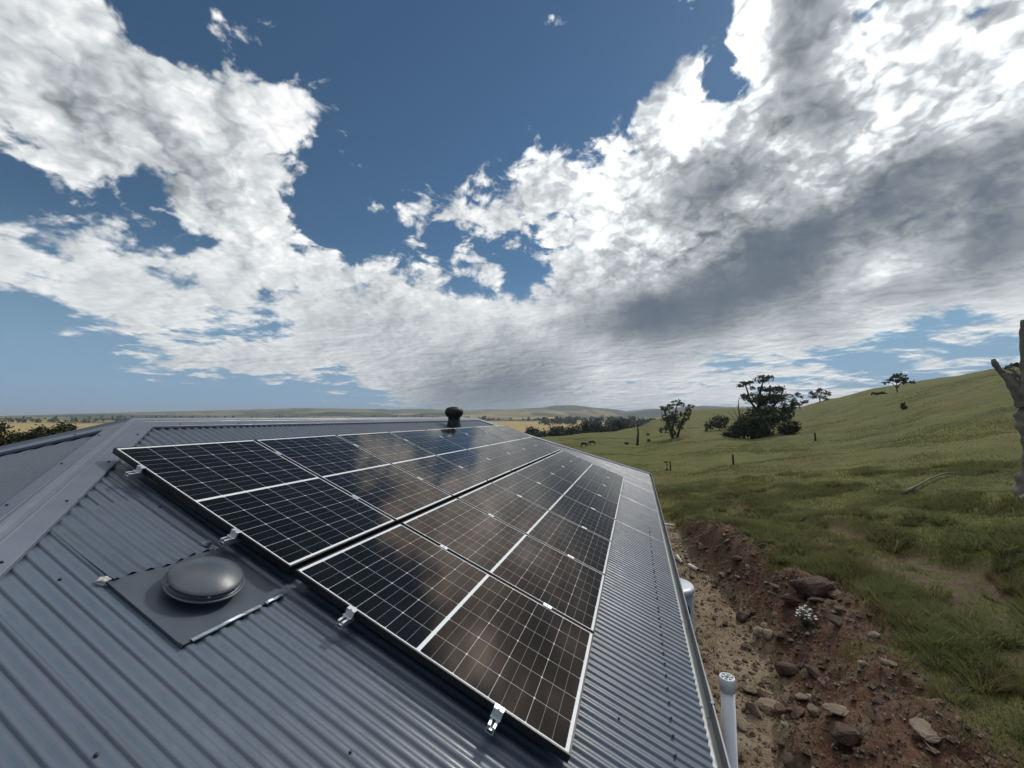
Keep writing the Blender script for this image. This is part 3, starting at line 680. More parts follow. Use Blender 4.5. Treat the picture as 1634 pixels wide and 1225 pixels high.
def turbine():
    P = PT(8.5, -3.55, H0)
    root = empty('turbine_vent', Vector(P), 'black spinning turbine roof vent with bulbous head behind the panels', 'roof vent')
    b = MB(); b.lathe([(.17, -.10), (.165, .02), (.148, .10), (.135, .17), (.135, .24), (.15, .245)], 32); b.build('neck', M_TURB, root)
    b = MB(); nvn = 26; H = .20; z0 = .245
    for k in range(nvn):
        vs = []; a0 = 2*math.pi*k/nvn
        for j in range(9):
            f = j/8; z = z0+H*f; r = .125+.068*math.sin(math.pi*(.08+.84*f))**.8; aa = a0+.35*f
            for da, dr in ((0, 0), (.155, .012), (.30, -.016)): vs.append(((r+dr)*math.cos(aa+da), (r+dr)*math.sin(aa+da), z))
        fs = []
        for j in range(8):
            for i in range(2): fs.append((j*3+i, j*3+i+1, (j+1)*3+i+1, (j+1)*3+i))
        b.add(vs, fs, True)
    b.build('turbine_head', M_TURB, root)
    b = MB(); b.lathe([(.137, z0+H-.012), (.14, z0+H), (.12, z0+H+.016), (.07, z0+H+.026), (.01, z0+H+.030)], 32); b.build('top_cap', M_TURB, root)
    b = MB(); b.box((-.26, -.26, 0), (.26, .26, .004)); o = b.build('base_flashing', M_FLASH, root); o.matrix_local = Matrix.Translation(Vector((0, 0, 0))) @ FM @ Matrix.Translation((0, 0, .003))
turbine()

# ------------------------------------------------------------------ things beside the house
GZ = EYE-4.5
def heater():
    P = rv*6.72+hv*.43; g = EYE+gz(P[0], P[1])
    root = empty('water_heater', (P[0], P[1], g), 'tall pale grey cylindrical hot water unit standing under the gutter', 'water heater')
    b = MB(); b.box((-.42, -.42, -.12), (.42, .42, .05)); b.build('base_slab', M_CONC, root, .01)
    top = EYE-2.46-g
    b = MB(); b.lathe([(.30, .05), (.305, .08), (.305, top-.06), (.30, top-.05)], 56); b.build('tank', M_TANK, root)
    b = MB(); b.lathe([(.315, top-.075), (.322, top-.07), (.322, top-.015), (.312, top-.004), (.27, top+.008), (.02, top+.014)], 56); b.build('lid', M_TANKCAP, root)
    d = Vector((-P[0], -P[1], 0)).normalized(); a = math.atan2(d.y, d.x)+.42
    Mx = Matrix.Rotation(a, 4, 'Z') @ Matrix.Translation((.298, 0, top-.27)) @ Matrix.Rotation(math.pi/2, 4, 'Y')
    b = MB(); b.lathe([(.135, .0), (.135, .016), (.120, .020), (.118, .008), (.01, .007)], 32, Mx); f = b.build('fan_grille', M_GRILLE, root)
    b = MB()
    for r in (.045, .07, .095):
        b.lathe([(r-.003, .016), (r+.003, .016), (r+.003, .022), (r-.003, .022)], 32, Mx, cap=False)
    b.build('fan_guard', M_TANK, f)
    Mx = Matrix.Rotation(a, 4, 'Z') @ Matrix.Translation((.307, 0, top-.62)) @ Matrix.Rotation(math.pi/2, 4, 'Y')
    b = MB(); b.box((-.06, -.10, 0), (.06, .10, .004), Mx); b.build('label_plate', M_PVC, root)
    b = MB(); b.lathe([(.022, -.01), (.022, .06), (.03, .06), (.03, .08)], 16, Mx @ Matrix.Translation((.16, .02, 0))); b.tube([Mx @ Vector((.16, .02, .07)), Mx @ Vector((.23, .02, .08)), Mx @ Vector((.40, .04, .07)), Mx @ Vector((.9, .05, .05))], [.012]*4); b.build('valve', M_GRILLE, root)
heater()
def pipe():
    P = rv*3.68+hv*.625; g = EYE+gz(P[0], P[1]); top = EYE-2.0-g
    root = empty('vent_pipe', (P[0], P[1], g), 'upright white plastic vent pipe with slotted cap beside the gutter', 'pipe')
    b = MB(); b.lathe([(.050, -.15), (.050, top-.08)], 36); b.build('pipe_shaft', M_PVC, root)
    b = MB(); b.lathe([(.0505, top-.10), (.056, top-.098), (.056, top-.008), (.053, top), (.046, top), (.046, top-.03)], 36, cap=False)
    for k in range(3):
        b.box((-.047, -.004, top-.010), (.047, .004, top-.003), Matrix.Rotation(k*math.pi/3+.3, 4, 'Z'))
    b.lathe([(.017, top-.010), (.017, top-.003)], 20); b.build('slotted_cap', M_PVC, root)
    b = MB(); b.lathe([(.0455, top-.035), (.0455, top-.028)], 24); b.build('cap_shade_disc', M_PIPESHADE, root)  # dark disc painted in as the shade below the slots
    b = MB(); b.lathe([(.058, .42), (.062, .425), (.062, .50), (.058, .505)], 28); b.build('socket', M_PVC, root)
pipe()
def lying_pipe(p0, p1, r, lab, mat=M_PVCOLD):
    p0, p1 = Vector(p0), Vector(p1); c = (p0+p1)/2; root = empty('plastic_pipe', c, lab, 'pipe', 'offcut pipes beside the house')
    d = (p1-p0); L = d.length; q = d.to_track_quat('Z', 'Y').to_matrix().to_4x4(); b = MB()
    b.lathe([(r, -L/2), (r, L/2), (r*.86, L/2), (r*.86, -L/2), (r, -L/2)], 18, q, cap=False); b.build('pipe_wall', mat, root)
    MB().lathe([(r*.85, -L/2+.02), (r*.85, -L/2+.024)], 14, q).build('pipe_shade_disc', M_PIPESHADE, root); MB().lathe([(r*.85, L/2-.024), (r*.85, L/2-.02)], 14, q).build('pipe_shade_disc', M_PIPESHADE, root)  # dark discs painted in as the shade inside both ends
lying_pipe(VQ(14.5, 1.14, .05), VQ(13.9, 1.24, .05), .045, 'short cream plastic pipe offcut lying on the path, the one nearer the gutter')
lying_pipe(VQ(13.75, 1.42, .06), VQ(13.35, 1.62, .06), .055, 'short cream plastic pipe offcut lying at the foot of the dirt bank')
lying_pipe(VQ(18.1, .65, .15), VQ(17.95, 1.35, .14), .05, 'white plastic pipe sticking out past the far end of the house')
lying_pipe(VQ(8.35, .98, .05), VQ(7.35, 1.03, .05), .045, 'long cream plastic pipe lying on the ground just outside the gutter')

# ------------------------------------------------------------------ rocks
def rock_mat(name, a, b_):
    m, nt, bs = newmat(name); p = OBJ(nt); n = NOI(nt, p, 2.2, 6, .65); n2 = NOI(nt, p, 14, 4, .7)
    info = N(nt, 'ShaderNodeObjectInfo'); c = MIX(nt, MR(nt, n, .35, .65), a, b_); c = MIX(nt, M(nt, 'MULTIPLY', info.outputs['Random'], .55), c, tuple(x*.45 for x in a)); c = MIX(nt, MR(nt, n2, .55, .75, 0, .5), c, (.07, .04, .028))
    nt.links.new(c, bs.inputs['Base Color']); bs.inputs['Roughness'].default_value = .9; nt.links.new(BUMP(nt, n2, .6, .03), bs.inputs['Normal']); return m
M_ROCKTAN = rock_mat('tan_stone', (.20, .150, .105), (.30, .235, .165)); M_ROCKRED = rock_mat('red_stone', (.085, .050, .035), (.16, .098, .068)); M_ROCKWHITE = rock_mat('pale_stone', (.42, .39, .34), (.55, .52, .46))
M_CLOD = rock_mat('earth_clod', (.070, .040, .028), (.135, .086, .060))
def rock_mesh(seed, flat=.6, mat=None, npt=16, bev=.05):
    r = random.Random(seed); bm = bmesh.new()
    for i in range(npt):
        v = Vector((r.gauss(0, 1), r.gauss(0, 1), r.gauss(0, 1))).normalized()*r.uniform(.42, .55); v.z *= flat; v.x *= 1.2; bm.verts.new(v)
    res = bmesh.ops.convex_hull(bm, input=bm.verts); 
    for g in res.get('geom_interior', []):
        if isinstance(g, bmesh.types.BMVert) and g.is_valid: bm.verts.remove(g)
    bmesh.ops.bevel(bm, geom=list(bm.edges), offset=bev, segments=1, affect='EDGES', profile=.6)
    bmesh.ops.subdivide_edges(bm, edges=bm.edges, cuts=1, use_grid_fill=True)
    for v in bm.verts: v.co += Vector((r.uniform(-1, 1), r.uniform(-1, 1), r.uniform(-1, 1)))*.012
    me = bpy.data.meshes.new('rock'); bm.to_mesh(me); bm.free()
    if mat: me.materials.append(mat)
    return me
def place_rock(me, p, s, lab, group=None, cat='rock', name='rock', rot=None, sink=.25):
    o = bpy.data.objects.new(name, me); C.objects.link(o); o.location = Vector(p)+Vector((0, 0, s*(.5-sink)*.6)); o.scale = (s, s, s)
    o.rotation_euler = rot or (random.uniform(-.4, .4), random.uniform(-.4, .4), random.uniform(0, 6.28)); return tag(o, lab, cat, group)
def px_ground(px, py):
    d = ray(px, py); t = 2.0*1.006**np.arange(900); z = ground(d[0]*t, d[1]*t)[0]; k = int(np.argmax(d[2]*t <= z)); t0 = t[k]
    return Vector((d[0]*t0, d[1]*t0, EYE+z[k]))
big = [(1298, 952, .62, M_CLOD, .8, 'large reddish brown earth boulder above the white flowers', 'boulder'),
 (1328, 955, .38, M_ROCKRED, .6, 'flat topped brown rock wedged against the right side of the large earth boulder', 'rock'),
 (1340, 975, .22, M_ROCKRED, .6, 'small broken brown rock at the right end of the boulders by the grass edge', 'rock'),
 (1265, 962, .40, M_CLOD, .7, 'lumpy brown clod leaning on the left side of the large earth boulder', 'rock'),
 (1221, 1002, .20, M_ROCKTAN, .6, 'tan blocky stone at the foot of the dark bank, below left of the white flowers', 'rock'),
 (1212, 1014, .26, M_ROCKTAN, .7, 'grey tan stone half buried just below the tan blocky stone', 'rock'),
 (1243, 1018, .22, M_ROCKRED, .45, 'flat reddish slab of rock lying below the white flowers', 'rock'),
 (1188, 992, .30, M_CLOD, .8, 'rounded dark clod at the foot of the bank beside the narrow track', 'rock'),
 (1288, 1017, .10, M_ROCKWHITE, .6, 'small pale pinkish white stone just under the white flowers', 'rock'),
 (1217, 1113, .19, M_ROCKRED, .6, 'pinkish round topped stone right of the white vent pipe', 'rock'),
 (1232, 1135, .34, M_ROCKTAN, .35, 'broad flat tan slab with a broken edge, right of the vent pipe', 'rock'),
 (1248, 1140, .22, M_ROCKRED, .5, 'brown broken rock against the right side of the broad flat slab', 'rock'),
 (1298, 1138, .18, M_ROCKTAN, .8, 'upright pale tan stone standing on the brown slope', 'rock'),
 (1291, 1113, .08, M_ROCKWHITE, .6, 'little pale stone above the upright tan stone', 'rock'),
 (1418, 1060, .16, M_ROCKTAN, .4, 'thin pale flat stone lying in the grass slope at centre right', 'rock'),
 (1480, 1174, .24, M_ROCKTAN, .35, 'pale elongated flat stone low on the right of the slope', 'rock'),
 (1378, 1062, .12, M_ROCKTAN, .5, 'small tan stone left of the thin pale flat stone', 'rock'),
 (1180, 1160, .30, M_ROCKTAN, .35, 'wide flat sandy slab at the base of the vent pipe', 'rock'),
 (1196, 1105, .22, M_ROCKTAN, .4, 'flat sandy stone between the vent pipe and the pinkish stone', 'rock'),
 (1216, 880, .07, M_ROCKWHITE, .6, 'tiny white stone at the upper edge of the dirt below the grass', 'rock'),
 (1076, 828, .28, M_ROCKRED, .6, 'pinkish rock by the far corner of the house', 'rock'),
 (1106, 829, .22, M_ROCKTAN, .6, 'pale rock at the far end of the dirt bank above the white pipe', 'rock'),
 (1350, 1180, .30, M_CLOD, .6, 'brown earth lump low on the bare slope', 'rock'),
 (1255, 1075, .34, M_CLOD, .6, 'dark brown clod in the middle of the rubble', 'rock'),
 (1300, 1080, .28, M_CLOD, .6, 'brown clod right of the rubble centre, below the pale stone', 'rock')]
for i, (px, py, s, m, fl, lab, cat) in enumerate(big):
    p = px_ground(px, py); place_rock(rock_mesh(100+i, fl, m), p, s*1.15, lab, None, cat, cat, (random.uniform(-.2, .2), random.uniform(-.2, .2), random.uniform(0, 6.28)), .3)
pool = [rock_mesh(300+i, random.uniform(.4, .8), [M_ROCKTAN, M_ROCKRED, M_CLOD, M_CLOD, M_ROCKTAN][i % 5], 13) for i in range(10)]
placed = 0
while placed < 265:
    v = random.uniform(4.2, 16.5); fq = float(foot_q(v)); tq = float(top_q(v))
    q = fq+random.betavariate(1.1, 2.4)*(tq-fq+.3)-.25
    if random.random() < .15: q = random.uniform(1.0, fq)
    s = min(.30, .06+random.expovariate(1/.06))*(1.1 if q > 1.6 else .6); me = random.choice(pool); tan = me.materials[0] == M_ROCKTAN
    p = VQ(v, q)
    kind = {M_ROCKTAN.name: 'small tan stone', M_ROCKRED.name: 'small reddish stone', M_CLOD.name: 'small brown clod'}[me.materials[0].name]
    place_rock(me, p, s, '%s among the rubble on the dirt bank beside the house' % kind, '%s rubble on the bank' % kind.replace('small ', ''), 'rock', 'rock'); placed += 1
def gravel():
    n = 15000; v = RNG.uniform(3, 18, n); q = RNG.uniform(.7, 4.6, n); P = rv[None]*v[:, None]+hv[None]*q[:, None]; X, Y = P[:, 0], P[:, 1]
    z, d, p, b, _, _ = ground(X, Y); k = RNG.uniform(0, 1, n) < (d*.95+p*.5); X, Y, z = X[k], Y[k], z[k]; n = len(X)
    s = .008+RNG.exponential(.014, n); s = np.minimum(s, .07); o6 = np.array([(1,0,0),(0,1,0),(-1,0,0),(0,-1,0),(0,0,.7),(0,0,-.5)], float)
    jit = RNG.uniform(.6, 1.3, (n, 6, 3)); V = (o6[None]*jit)*s[:, None, None]; a = RNG.uniform(0, 6.28, n); ca, sa = np.cos(a)[:, None], np.sin(a)[:, None]
    V = np.stack([V[..., 0]*ca-V[..., 1]*sa, V[..., 0]*sa+V[..., 1]*ca, V[..., 2]], -1)+np.stack([X, Y, z+EYE+s*.2], -1)[:, None]
    f = np.array([(0,1,4),(1,2,4),(2,3,4),(3,0,4),(1,0,5),(2,1,5),(3,2,5),(0,3,5)]); F = (np.arange(n)[:, None, None]*6+f[None]).reshape(-1, 3)
    m, nt, bs = newmat('gravel'); p_ = GEO(nt); wn = NOI(nt, p_, 40, 2, .5); c = RAMP(nt, wn, [(.3, (.06, .034, .024)), (.5, (.13, .085, .06)), (.7, (.28, .22, .16))]); nt.links.new(c, bs.inputs['Base Color']); bs.inputs['Roughness'].default_value = .95
    o = link('gravel', np_mesh('gravel', V.reshape(-1, 3), F.astype(np.int32)), m); tag(o, 'loose gravel and crumbs of soil on the dirt bank and path', 'gravel', kind='stuff')
gravel()

# white flowering plant
def flowers():
    p = px_ground(1287, 1000); root = empty('flowering_plant', p, 'small plant covered in white blooms on the dark dirt bank', 'plant')
    r = random.Random(3); b = MB(); st = MB(); lf = MB()
    for k in range(34):
        a = r.uniform(0, 6.28); rr = .16*math.sqrt(r.random()); h = .10+.30*(1-(rr/.2)**1.5)*r.uniform(.5, 1); c = Vector((rr*math.cos(a), rr*math.sin(a), h)); R0 = r.uniform(.016, .030)
        for j in range(7):
            t = j*2*math.pi/7; d = Vector((math.cos(t), math.sin(t), .3)).normalized(); s = Vector((-math.sin(t), math.cos(t), 0))
            b.add([c, c+d*R0*.6+s*R0*.4, c+d*R0*1.2, c+d*R0*.6-s*R0*.4+Vector((0, 0, R0*.3))], [(0, 1, 2, 3)])
        b.lathe([(R0*.5, -.004), (R0*.62, .006), (R0*.3, R0*.55)], 6, Matrix.Translation(c))
        st.tube([(rr*.2*math.cos(a), rr*.2*math.sin(a), -.02), (rr*.7*math.cos(a), rr*.7*math.sin(a), h*.5), c], [.004, .003, .002], 5)
        for j in range(5):
            t = r.uniform(0, 6.28); q = c*r.uniform(.3, .95); d = Vector((math.cos(t), math.sin(t), r.uniform(-.2, .5)))*.05; s = Vector((-math.sin(t), math.cos(t), 0))*.012; lf.add([q, q+d*.5+s, q+d, q+d*.5-s], [(0, 1, 2, 3)])
    b.build('blooms', M_FLOWER, root); st.build('stems', M_PINE, root); lf.build('leaves', M_PINE, root)
flowers()

# ------------------------------------------------------------------ trees
def leaves(clumps, size, dens, seed):
    """clumps: (x,y,z,rx,ry,rz); returns quads spread through uneven clumps"""
    rg = np.random.default_rng(seed); Vs = []; cnt = 0
    for (x, y, z, rx, ry, rz) in clumps:
        n = int(4*dens*(rx*ry+ry*rz+rx*rz)/(size*size)); sub = max(8, int(n/22))
        d = rg.normal(size=(sub, 3)); d /= np.linalg.norm(d, axis=1)[:, None]; cc = d*rg.uniform(.35, 1.0, (sub, 1))**.6
        which = rg.integers(0, sub, n); P = cc[which]*np.array([rx, ry, rz])*.86 + rg.normal(size=(n, 3))*np.array([rx, ry, rz])*.19 + np.array([x, y, z])
        a = rg.normal(size=(n, 3)); a /= np.linalg.norm(a, axis=1)[:, None]; b = np.cross(a, rg.normal(size=(n, 3))); b /= np.linalg.norm(b, axis=1)[:, None]
        s = size*rg.uniform(.5, 1.2, (n, 1)); Vs.append(np.stack([P-a*s, P-b*s*.45, P+a*s, P+b*s*.45], 1).reshape(-1, 3)); cnt += n
    V = np.concatenate(Vs); F = np.arange(cnt*4).reshape(-1, 4); return V, F
def tree(name, px, py, R, limbs, clumps, lab, cat='tree', group=None, size=.16, dens=2.2, mat=M_GUM, bark=M_BARK, seed=1, base=None, thin=.8):
    """limbs and clumps given in metres: x across the view, z up, y depth"""
    p = base or at(px, py, R); root = empty(name, p, lab, cat, group); a = math.atan2(p.x, p.y); root.rotation_euler = (0, 0, -a)
    if limbs:
        b = MB(); random.seed(seed)
        for pts, r0, r1 in limbs:
            k = len(pts); b.tube(pts, [r0+(r1-r0)*i/(k-1) for i in range(k)], 8, True, .12)
        b.build('trunk', bark, root)
    if clumps:
        V, F = leaves(clumps, size, dens, seed); link('crown', np_mesh('crown', V, F.astype(np.int32)), mat, root)
    return root
def mpp(px, py, R):                       # metres per photo pixel at that distance
    a, e = azel(px, py); d = ray(px, py); return R/ math.hypot(d[0], d[1]) / FPX
def pxtree(name, px, py, R, limbs, clumps, lab, **k):
    """outline measured in photo pixels around the foot (px,py), turned into metres at the tree's real distance"""
    m = mpp(px, py, R); kk = math.cos(math.atan2(ray(px, py)[0], 1)); 
    L = [([((x-px)*m*kk, dy*m, (py-y)*m) for (x, y, dy) in pts], r0*m, r1*m) for pts, r0, r1 in limbs]
    Cc = [((x-px)*m*kk, dy*m, (py-y)*m, rx*m*kk*1.12, rx*m*.95, ry*m*1.15) for (x, y, dy, rx, ry) in clumps]
    return tree(name, px, py, R, L, Cc, lab, **k)
# gum tree in the pasture
pxtree('gum_tree', 1076, 697, 85,
 [([(1074,700,0),(1072,690,0),(1068,675,2),(1062,655,3),(1058,646,2)],2.6,.8), ([(1080,698,0),(1084,685,-2),(1092,665,0),(1100,650,2)],2.0,.5), ([(1072,688,0),(1078,665,0),(1080,650,-3),(1084,642,-3)],1.6,.4), ([(1068,676,2),(1058,665,6),(1056,655,8)],1.0,.4)],
 [(1062,650,3,9,5),(1071,647,-4,8,4),(1082,641,-2,9,4),(1090,644,0,5,3),(1104,646,3,5,3),(1065,663,5,11,8),(1078,662,-5,10,9),(1092,662,0,8,8),(1099,655,2,7,6),(1058,684,3,6,6),(1070,680,-3,10,9),(1083,676,4,9,9),(1074,690,0,5,5)],
 'broad spreading gum tree standing alone in the pasture left of the dark tree clump', size=.26, dens=1.0, seed=21)
# dark clump: big umbrella crowned tree, low spreading tree, bare dead tree, small round tree
pxtree('gum_tree', 1215, 690, 82,
 [([(1218,692,0),(1216,670,0),(1212,645,0),(1216,620,0),(1222,602,0)],4.5,.8), ([(1216,668,0),(1230,650,4),(1245,632,6),(1252,620,6)],2.6,.6), ([(1214,655,0),(1200,635,-4),(1194,612,-4),(1190,604,-3)],2.0,.5), ([(1212,645,0),(1228,628,-6),(1236,615,-6)],1.6,.5)],
 [(1223,599,0,15,6),(1192,604,-3,12,4),(1186,609,-2,7,3),(1203,613,2,5,2),(1222,614,4,12,5),(1240,617,-4,14,5),(1206,629,0,17,9),(1222,633,8,18,9),(1240,631,0,20,9),(1258,640,3,13,9),(1225,650,-6,20,9),(1205,652,5,17,9),(1252,652,6,12,7),(1266,648,0,6,9),(1190,628,3,7,6)],
 'tallest dark tree with flat umbrella tops, in the clump on the hillside', size=.24, dens=1.15, mat=M_PINE, seed=22)
pxtree('spreading_tree', 1198, 695, 78,
 [([(1200,697,0),(1202,680,0),(1195,668,0)],3.5,1), ([(1204,690,0),(1215,675,3),(1222,664,3)],2.2,.8)],
 [(1200,665,0,20,14),(1222,668,-3,18,12),(1185,682,3,22,9),(1165,690,0,14,5),(1210,683,5,22,10),(1235,662,0,18,7),(1178,675,-4,12,8),(1250,660,3,12,5)],
 'dense low dark tree spreading to the ground under the umbrella topped tree', size=.24, dens=1.9, mat=M_PINE, seed=23)
pxtree('dead_tree', 1186, 668, 80,
 [([(1188,672,0),(1182,655,0),(1181,635,0),(1179,618,0),(1180,606,0)],2.0,.5), ([(1182,650,0),(1174,640,1),(1166,630,2),(1161,624,2)],.7,.15), ([(1181,640,0),(1173,628,-1),(1170,618,-1)],.6,.12), ([(1182,645,0),(1190,635,0),(1194,622,0)],.6,.15), ([(1172,637,1),(1164,640,2),(1160,642,2)],.4,.1), ([(1180,622,0),(1174,612,0)],.35,.1), ([(1180,628,0),(1186,616,1)],.35,.1)],
 [], 'pale leafless dead tree with thin branches at the left edge of the dark clump', bark=M_PALEWOOD, seed=24)
pxtree('rounded_tree', 1140, 686, 95,
 [([(1126,689,0),(1128,682,0),(1134,676,0)],1.2,.6), ([(1128,684,0),(1142,674,0)],.9,.4)],
 [(1133,678,0,9,7),(1146,671,3,11,7),(1157,671,-2,8,6),(1126,685,0,3,5),(1150,678,0,10,4)],
 'small dark rounded tree between the lone gum tree and the dark clump', size=.24, dens=1.4, mat=M_PINE, seed=25)
pxtree('hill_tree', 1271, 652, 150,
 [([(1277,650,0),(1274,640,0),(1268,632,0)],.8,.3), ([(1275,645,0),(1262,636,0)],.6,.2), ([(1275,645,0),(1279,634,0)],.5,.2)],
 [(1262,629,0,6,3),(1272,627,2,7,3),(1280,632,0,4,3),(1266,636,0,5,3),(1279,642,0,4,3)],
 'thin open topped tree behind the right side of the dark clump', size=.30, dens=.8, seed=26)
pxtree('hill_tree', 1307, 641, 165,
 [([(1309,643,0),(1308,634,0),(1304,627,0)],1.0,.4), ([(1308,637,0),(1316,628,0)],.7,.3)],
 [(1300,626,0,7,4),(1312,623,2,9,4),(1320,629,0,6,5),(1305,632,0,7,4),(1296,632,0,5,2),(1318,636,0,6,4),(1284,640,0,7,2.5)],
 'bushy tree standing on the skyline at the foot of the hill crest', size=.32, dens=1.0, seed=27)
pxtree('hill_tree', 1431, 615, 118,
 [([(1431,616,0),(1431,609,0),(1424,601,0),(1416,597,0)],1.0,.3), ([(1431,609,0),(1438,600,0),(1450,597,0)],.9,.3), ([(1430,610,0),(1431,600,0),(1434,592,0)],.7,.3)],
 [(1436,590,0,11,4),(1423,593,3,9,3.5),(1448,595,0,9,3.5),(1414,600,0,6,2.5),(1456,600,0,6,2.5),(1432,597,-3,9,3),(1442,601,0,6,2)],
 'umbrella shaped tree alone on the hill skyline', size=.26, dens=1.1, mat=M_PINE, seed=28)
pxtree('hill_tree', 1615, 586, 112,
 [([(1616,588,0),(1617,580,0)],.8,.4)], [(1612,579,0,8,4),(1624,577,0,8,4)], 'small dark tree on the skyline behind the big dead trunk', size=.26, dens=1.2, mat=M_PINE, seed=29)
def bush(px, py, R, w, h, lab, name='bush', mat=M_HEDGE, seed=1, cl=3):
    rr = random.Random(seed); c = [(px+rr.uniform(-w*.4, w*.4), py-h*rr.uniform(.35, .6), rr.uniform(-w*.3, w*.3), w*rr.uniform(.3, .5), h*rr.uniform(.4, .55)) for _ in range(cl)]
    return pxtree(name, px, py, R, [([(px, py+1, 0), (px, py-h*.5, 0)], .5, .3)], c, lab, cat='bush', size=max(.035, mpp(px, py, R)*2.0), dens=1.4, mat=mat, seed=seed)
bush(1444, 643, 75, 9, 12, 'small dark bush on the hillside below the umbrella shaped tree', seed=31, mat=M_PINE)
bush(1402, 619, 118, 16, 4, 'low scrub bush on the skyline left of the umbrella shaped tree', seed=32)
bush(1255, 690, 74, 34, 20, 'brownish low bush on the right side of the dark tree clump', seed=33, cl=5)
# left side screen of dense trees, in front of the tan paddocks
for k, (px, top, w, lab) in enumerate([(-55, 672, 60, 'dark olive tree at the extreme left edge beyond the roof'), (5, 700, 38, 'low dark olive tree at the left, its crown dipping below the tan paddock'), (48, 690, 34, 'dark olive tree between the low one and the tall right end of the row'), (82, 681, 28, 'dense olive tree with level top, second from the right end of the row'), (107, 679, 16, 'dense olive tree at the right end of the row beyond the roof')]):
    base_y = 790
    R = 62; m = mpp(px, 700, R); a = R_(azel(px, 700)[0]); bx, by = R*math.sin(a), R*math.cos(a); g = gz(bx, by)
    topz = R*math.tan(R_(azel(px, top)[1])); hh = topz-g; W = w*m
    tree('dense_tree', px, 700, R, [([(0, 0, -.3), (.1, 0, hh*.4), (0, .1, hh*.8)], .22, .08)],
      [(random.uniform(-.5, .5)*W, random.uniform(-1, 1), hh*f, W*.62, 1.8, hh*.22) for f in (.82, .8, .78, .6, .45, .3)]+[(W*.3, 0, hh-.5, W*.45, 1.2, .5), (-W*.35, 0, hh-.55, W*.45, 1.2, .5)],
      lab, size=.17, dens=1.7, mat=M_HEDGE, seed=40+k, base=Vector((bx, by, EYE+g)), group='row of olive trees beyond the left roof')

# big dead trunk at the right
def big_dead():
    R = 16.9; p = at(1650, 790, R); m = mpp(1650, 790, R); root = empty('dead_tree', p, 'thick gnarled grey dead trunk with a broken side limb at the right edge', 'tree'); root.rotation_euler = (0, 0, -math.atan2(p.x, p.y))
    kk = math.cos(math.atan2(p.x, p.y)); PX, PY = 1634, 788
    def q(x, y, d=0): return ((x-PX)*m*kk, d, (PY-y)*m)
    b = MB(); random.seed(5)
    def limb(pts, rad, n=22):
        P = [Vector(a) for a in pts]; out = []; rr = []
        for i in range(len(P)-1):
            for j in range(5):
                t = j/5; out.append(P[i].lerp(P[i+1], t)); rr.append(rad[i]*(1-t)+rad[i+1]*t)
        out.append(P[-1]); rr.append(rad[-1]); vs = []; fs = []
        for i, c in enumerate(out):
            d = (out[min(i+1, len(out)-1)]-out[max(i-1, 0)]).normalized(); a = d.cross(Vector((0, 1, .1))).normalized(); e = d.cross(a)
            for k in range(n):
                t = 2*math.pi*k/n; f = 1+.13*math.sin(3*t+i*.35)+.09*math.sin(7*t-i*.5)+.08*math.sin(i*1.7+t)+random.uniform(-.04, .04); vs.append(c+a*math.cos(t)*rr[i]*m*kk*f+e*math.sin(t)*rr[i]*m*kk*f)
        for j in range(len(out)-1):
            for i in range(n):
                k = (i+1) % n; fs.append((j*n+i, (j+1)*n+i, (j+1)*n+k, j*n+k))
        fs.append(tuple((len(out)-1)*n+i for i in range(n))); b.add(vs, fs, True)
    limb([q(1652, 800), q(1651, 775), q(1652, 745), q(1655, 700), q(1652, 670), q(1652, 645), q(1650, 620), q(1648, 590), q(1645, 560), q(1646, 520), q(1647, 500)], [52, 44, 36, 33, 34, 29, 27, 16, 10, 9, 7])
    limb([q(1640, 640), q(1628, 618), q(1614, 598), q(1604, 587)], [20, 15, 10, 8], 16)
    limb([q(1606, 590), q(1596, 578), q(1590, 568), q(1587, 561)], [7.5, 6, 6.5, 4], 12)
    limb([q(1622, 612), q(1620, 598), q(1621, 585)], [7, 5, 3.5], 12)
    limb([q(1645, 610), q(1632, 595), q(1622, 583), q(1610, 578)], [7, 4.5, 3, 2], 12)
    limb([q(1650, 780, -.3), q(1622, 786, -.5), q(1600, 795, -.6)], [22, 13, 5], 14); limb([q(1650, 775, -.4), q(1640, 790, -1.0), q(1632, 806, -1.4)], [22, 15, 5], 14); limb([q(1655, 775, .3), q(1690, 792, .3), q(1715, 800, .4)], [24, 14, 5], 14)
    b.build('trunk', M_GREYBARK, root)
big_dead()
# tall stump in the pasture, posts, spiky plant, fallen branch
pxtree('dead_tree', 1018, 712, 85, [([(1017,713,0),(1018,700,0),(1019,690,0),(1018,682,0),(1018,675,0)],2.2,.35), ([(1018,690,0),(1021,684,0)],.8,.3)], [], 'tall narrow dead stump in the lower pasture', bark=M_POST, seed=51)
def post(px, py, R, h, r, lab):
    p = at(px, py, R); b = MB(); random.seed(px); b.tube([(0, 0, -.2), (.01, 0, h*.5), (-.01, .01, h*.92), (0, 0, h)], [r, r*.95, r*.85, r*.6], 10, True, .1); o = b.build('fence_post', M_POST); o.location = p; tag(o, lab, 'fence post', 'old posts in the pasture')
post(1170, 741, 36, .80, .075, 'short dark wooden post alone in the middle of the pasture')
post(1070, 752, 37, .80, .055, 'thin grey post next to the spiky tufted plant')
post(1301, 700, 60, 1.0, .10, 'small dark post on the slope right of the tree clump')
def spiky():
    p = at(1064, 752, 37); root = empty('tufted_plant', p, 'spindly plant with a dark tufted head beside the thin grey post', 'plant'); b = MB(); b.tube([(0, 0, -.1), (.04, 0, .3), (-.02, 0, .62)], [.05, .025, .02], 7); b.build('stem', M_BARK, root)
    V, F = leaves([(-.05, 0, .70, .19, .15, .09), (.03, 0, .12, .08, .08, .12), (.08, 0, .5, .07, .06, .05)], .05, 1.6, 61); link('leaves', np_mesh('leaves', V, F.astype(np.int32)), M_PINE, root)
spiky()
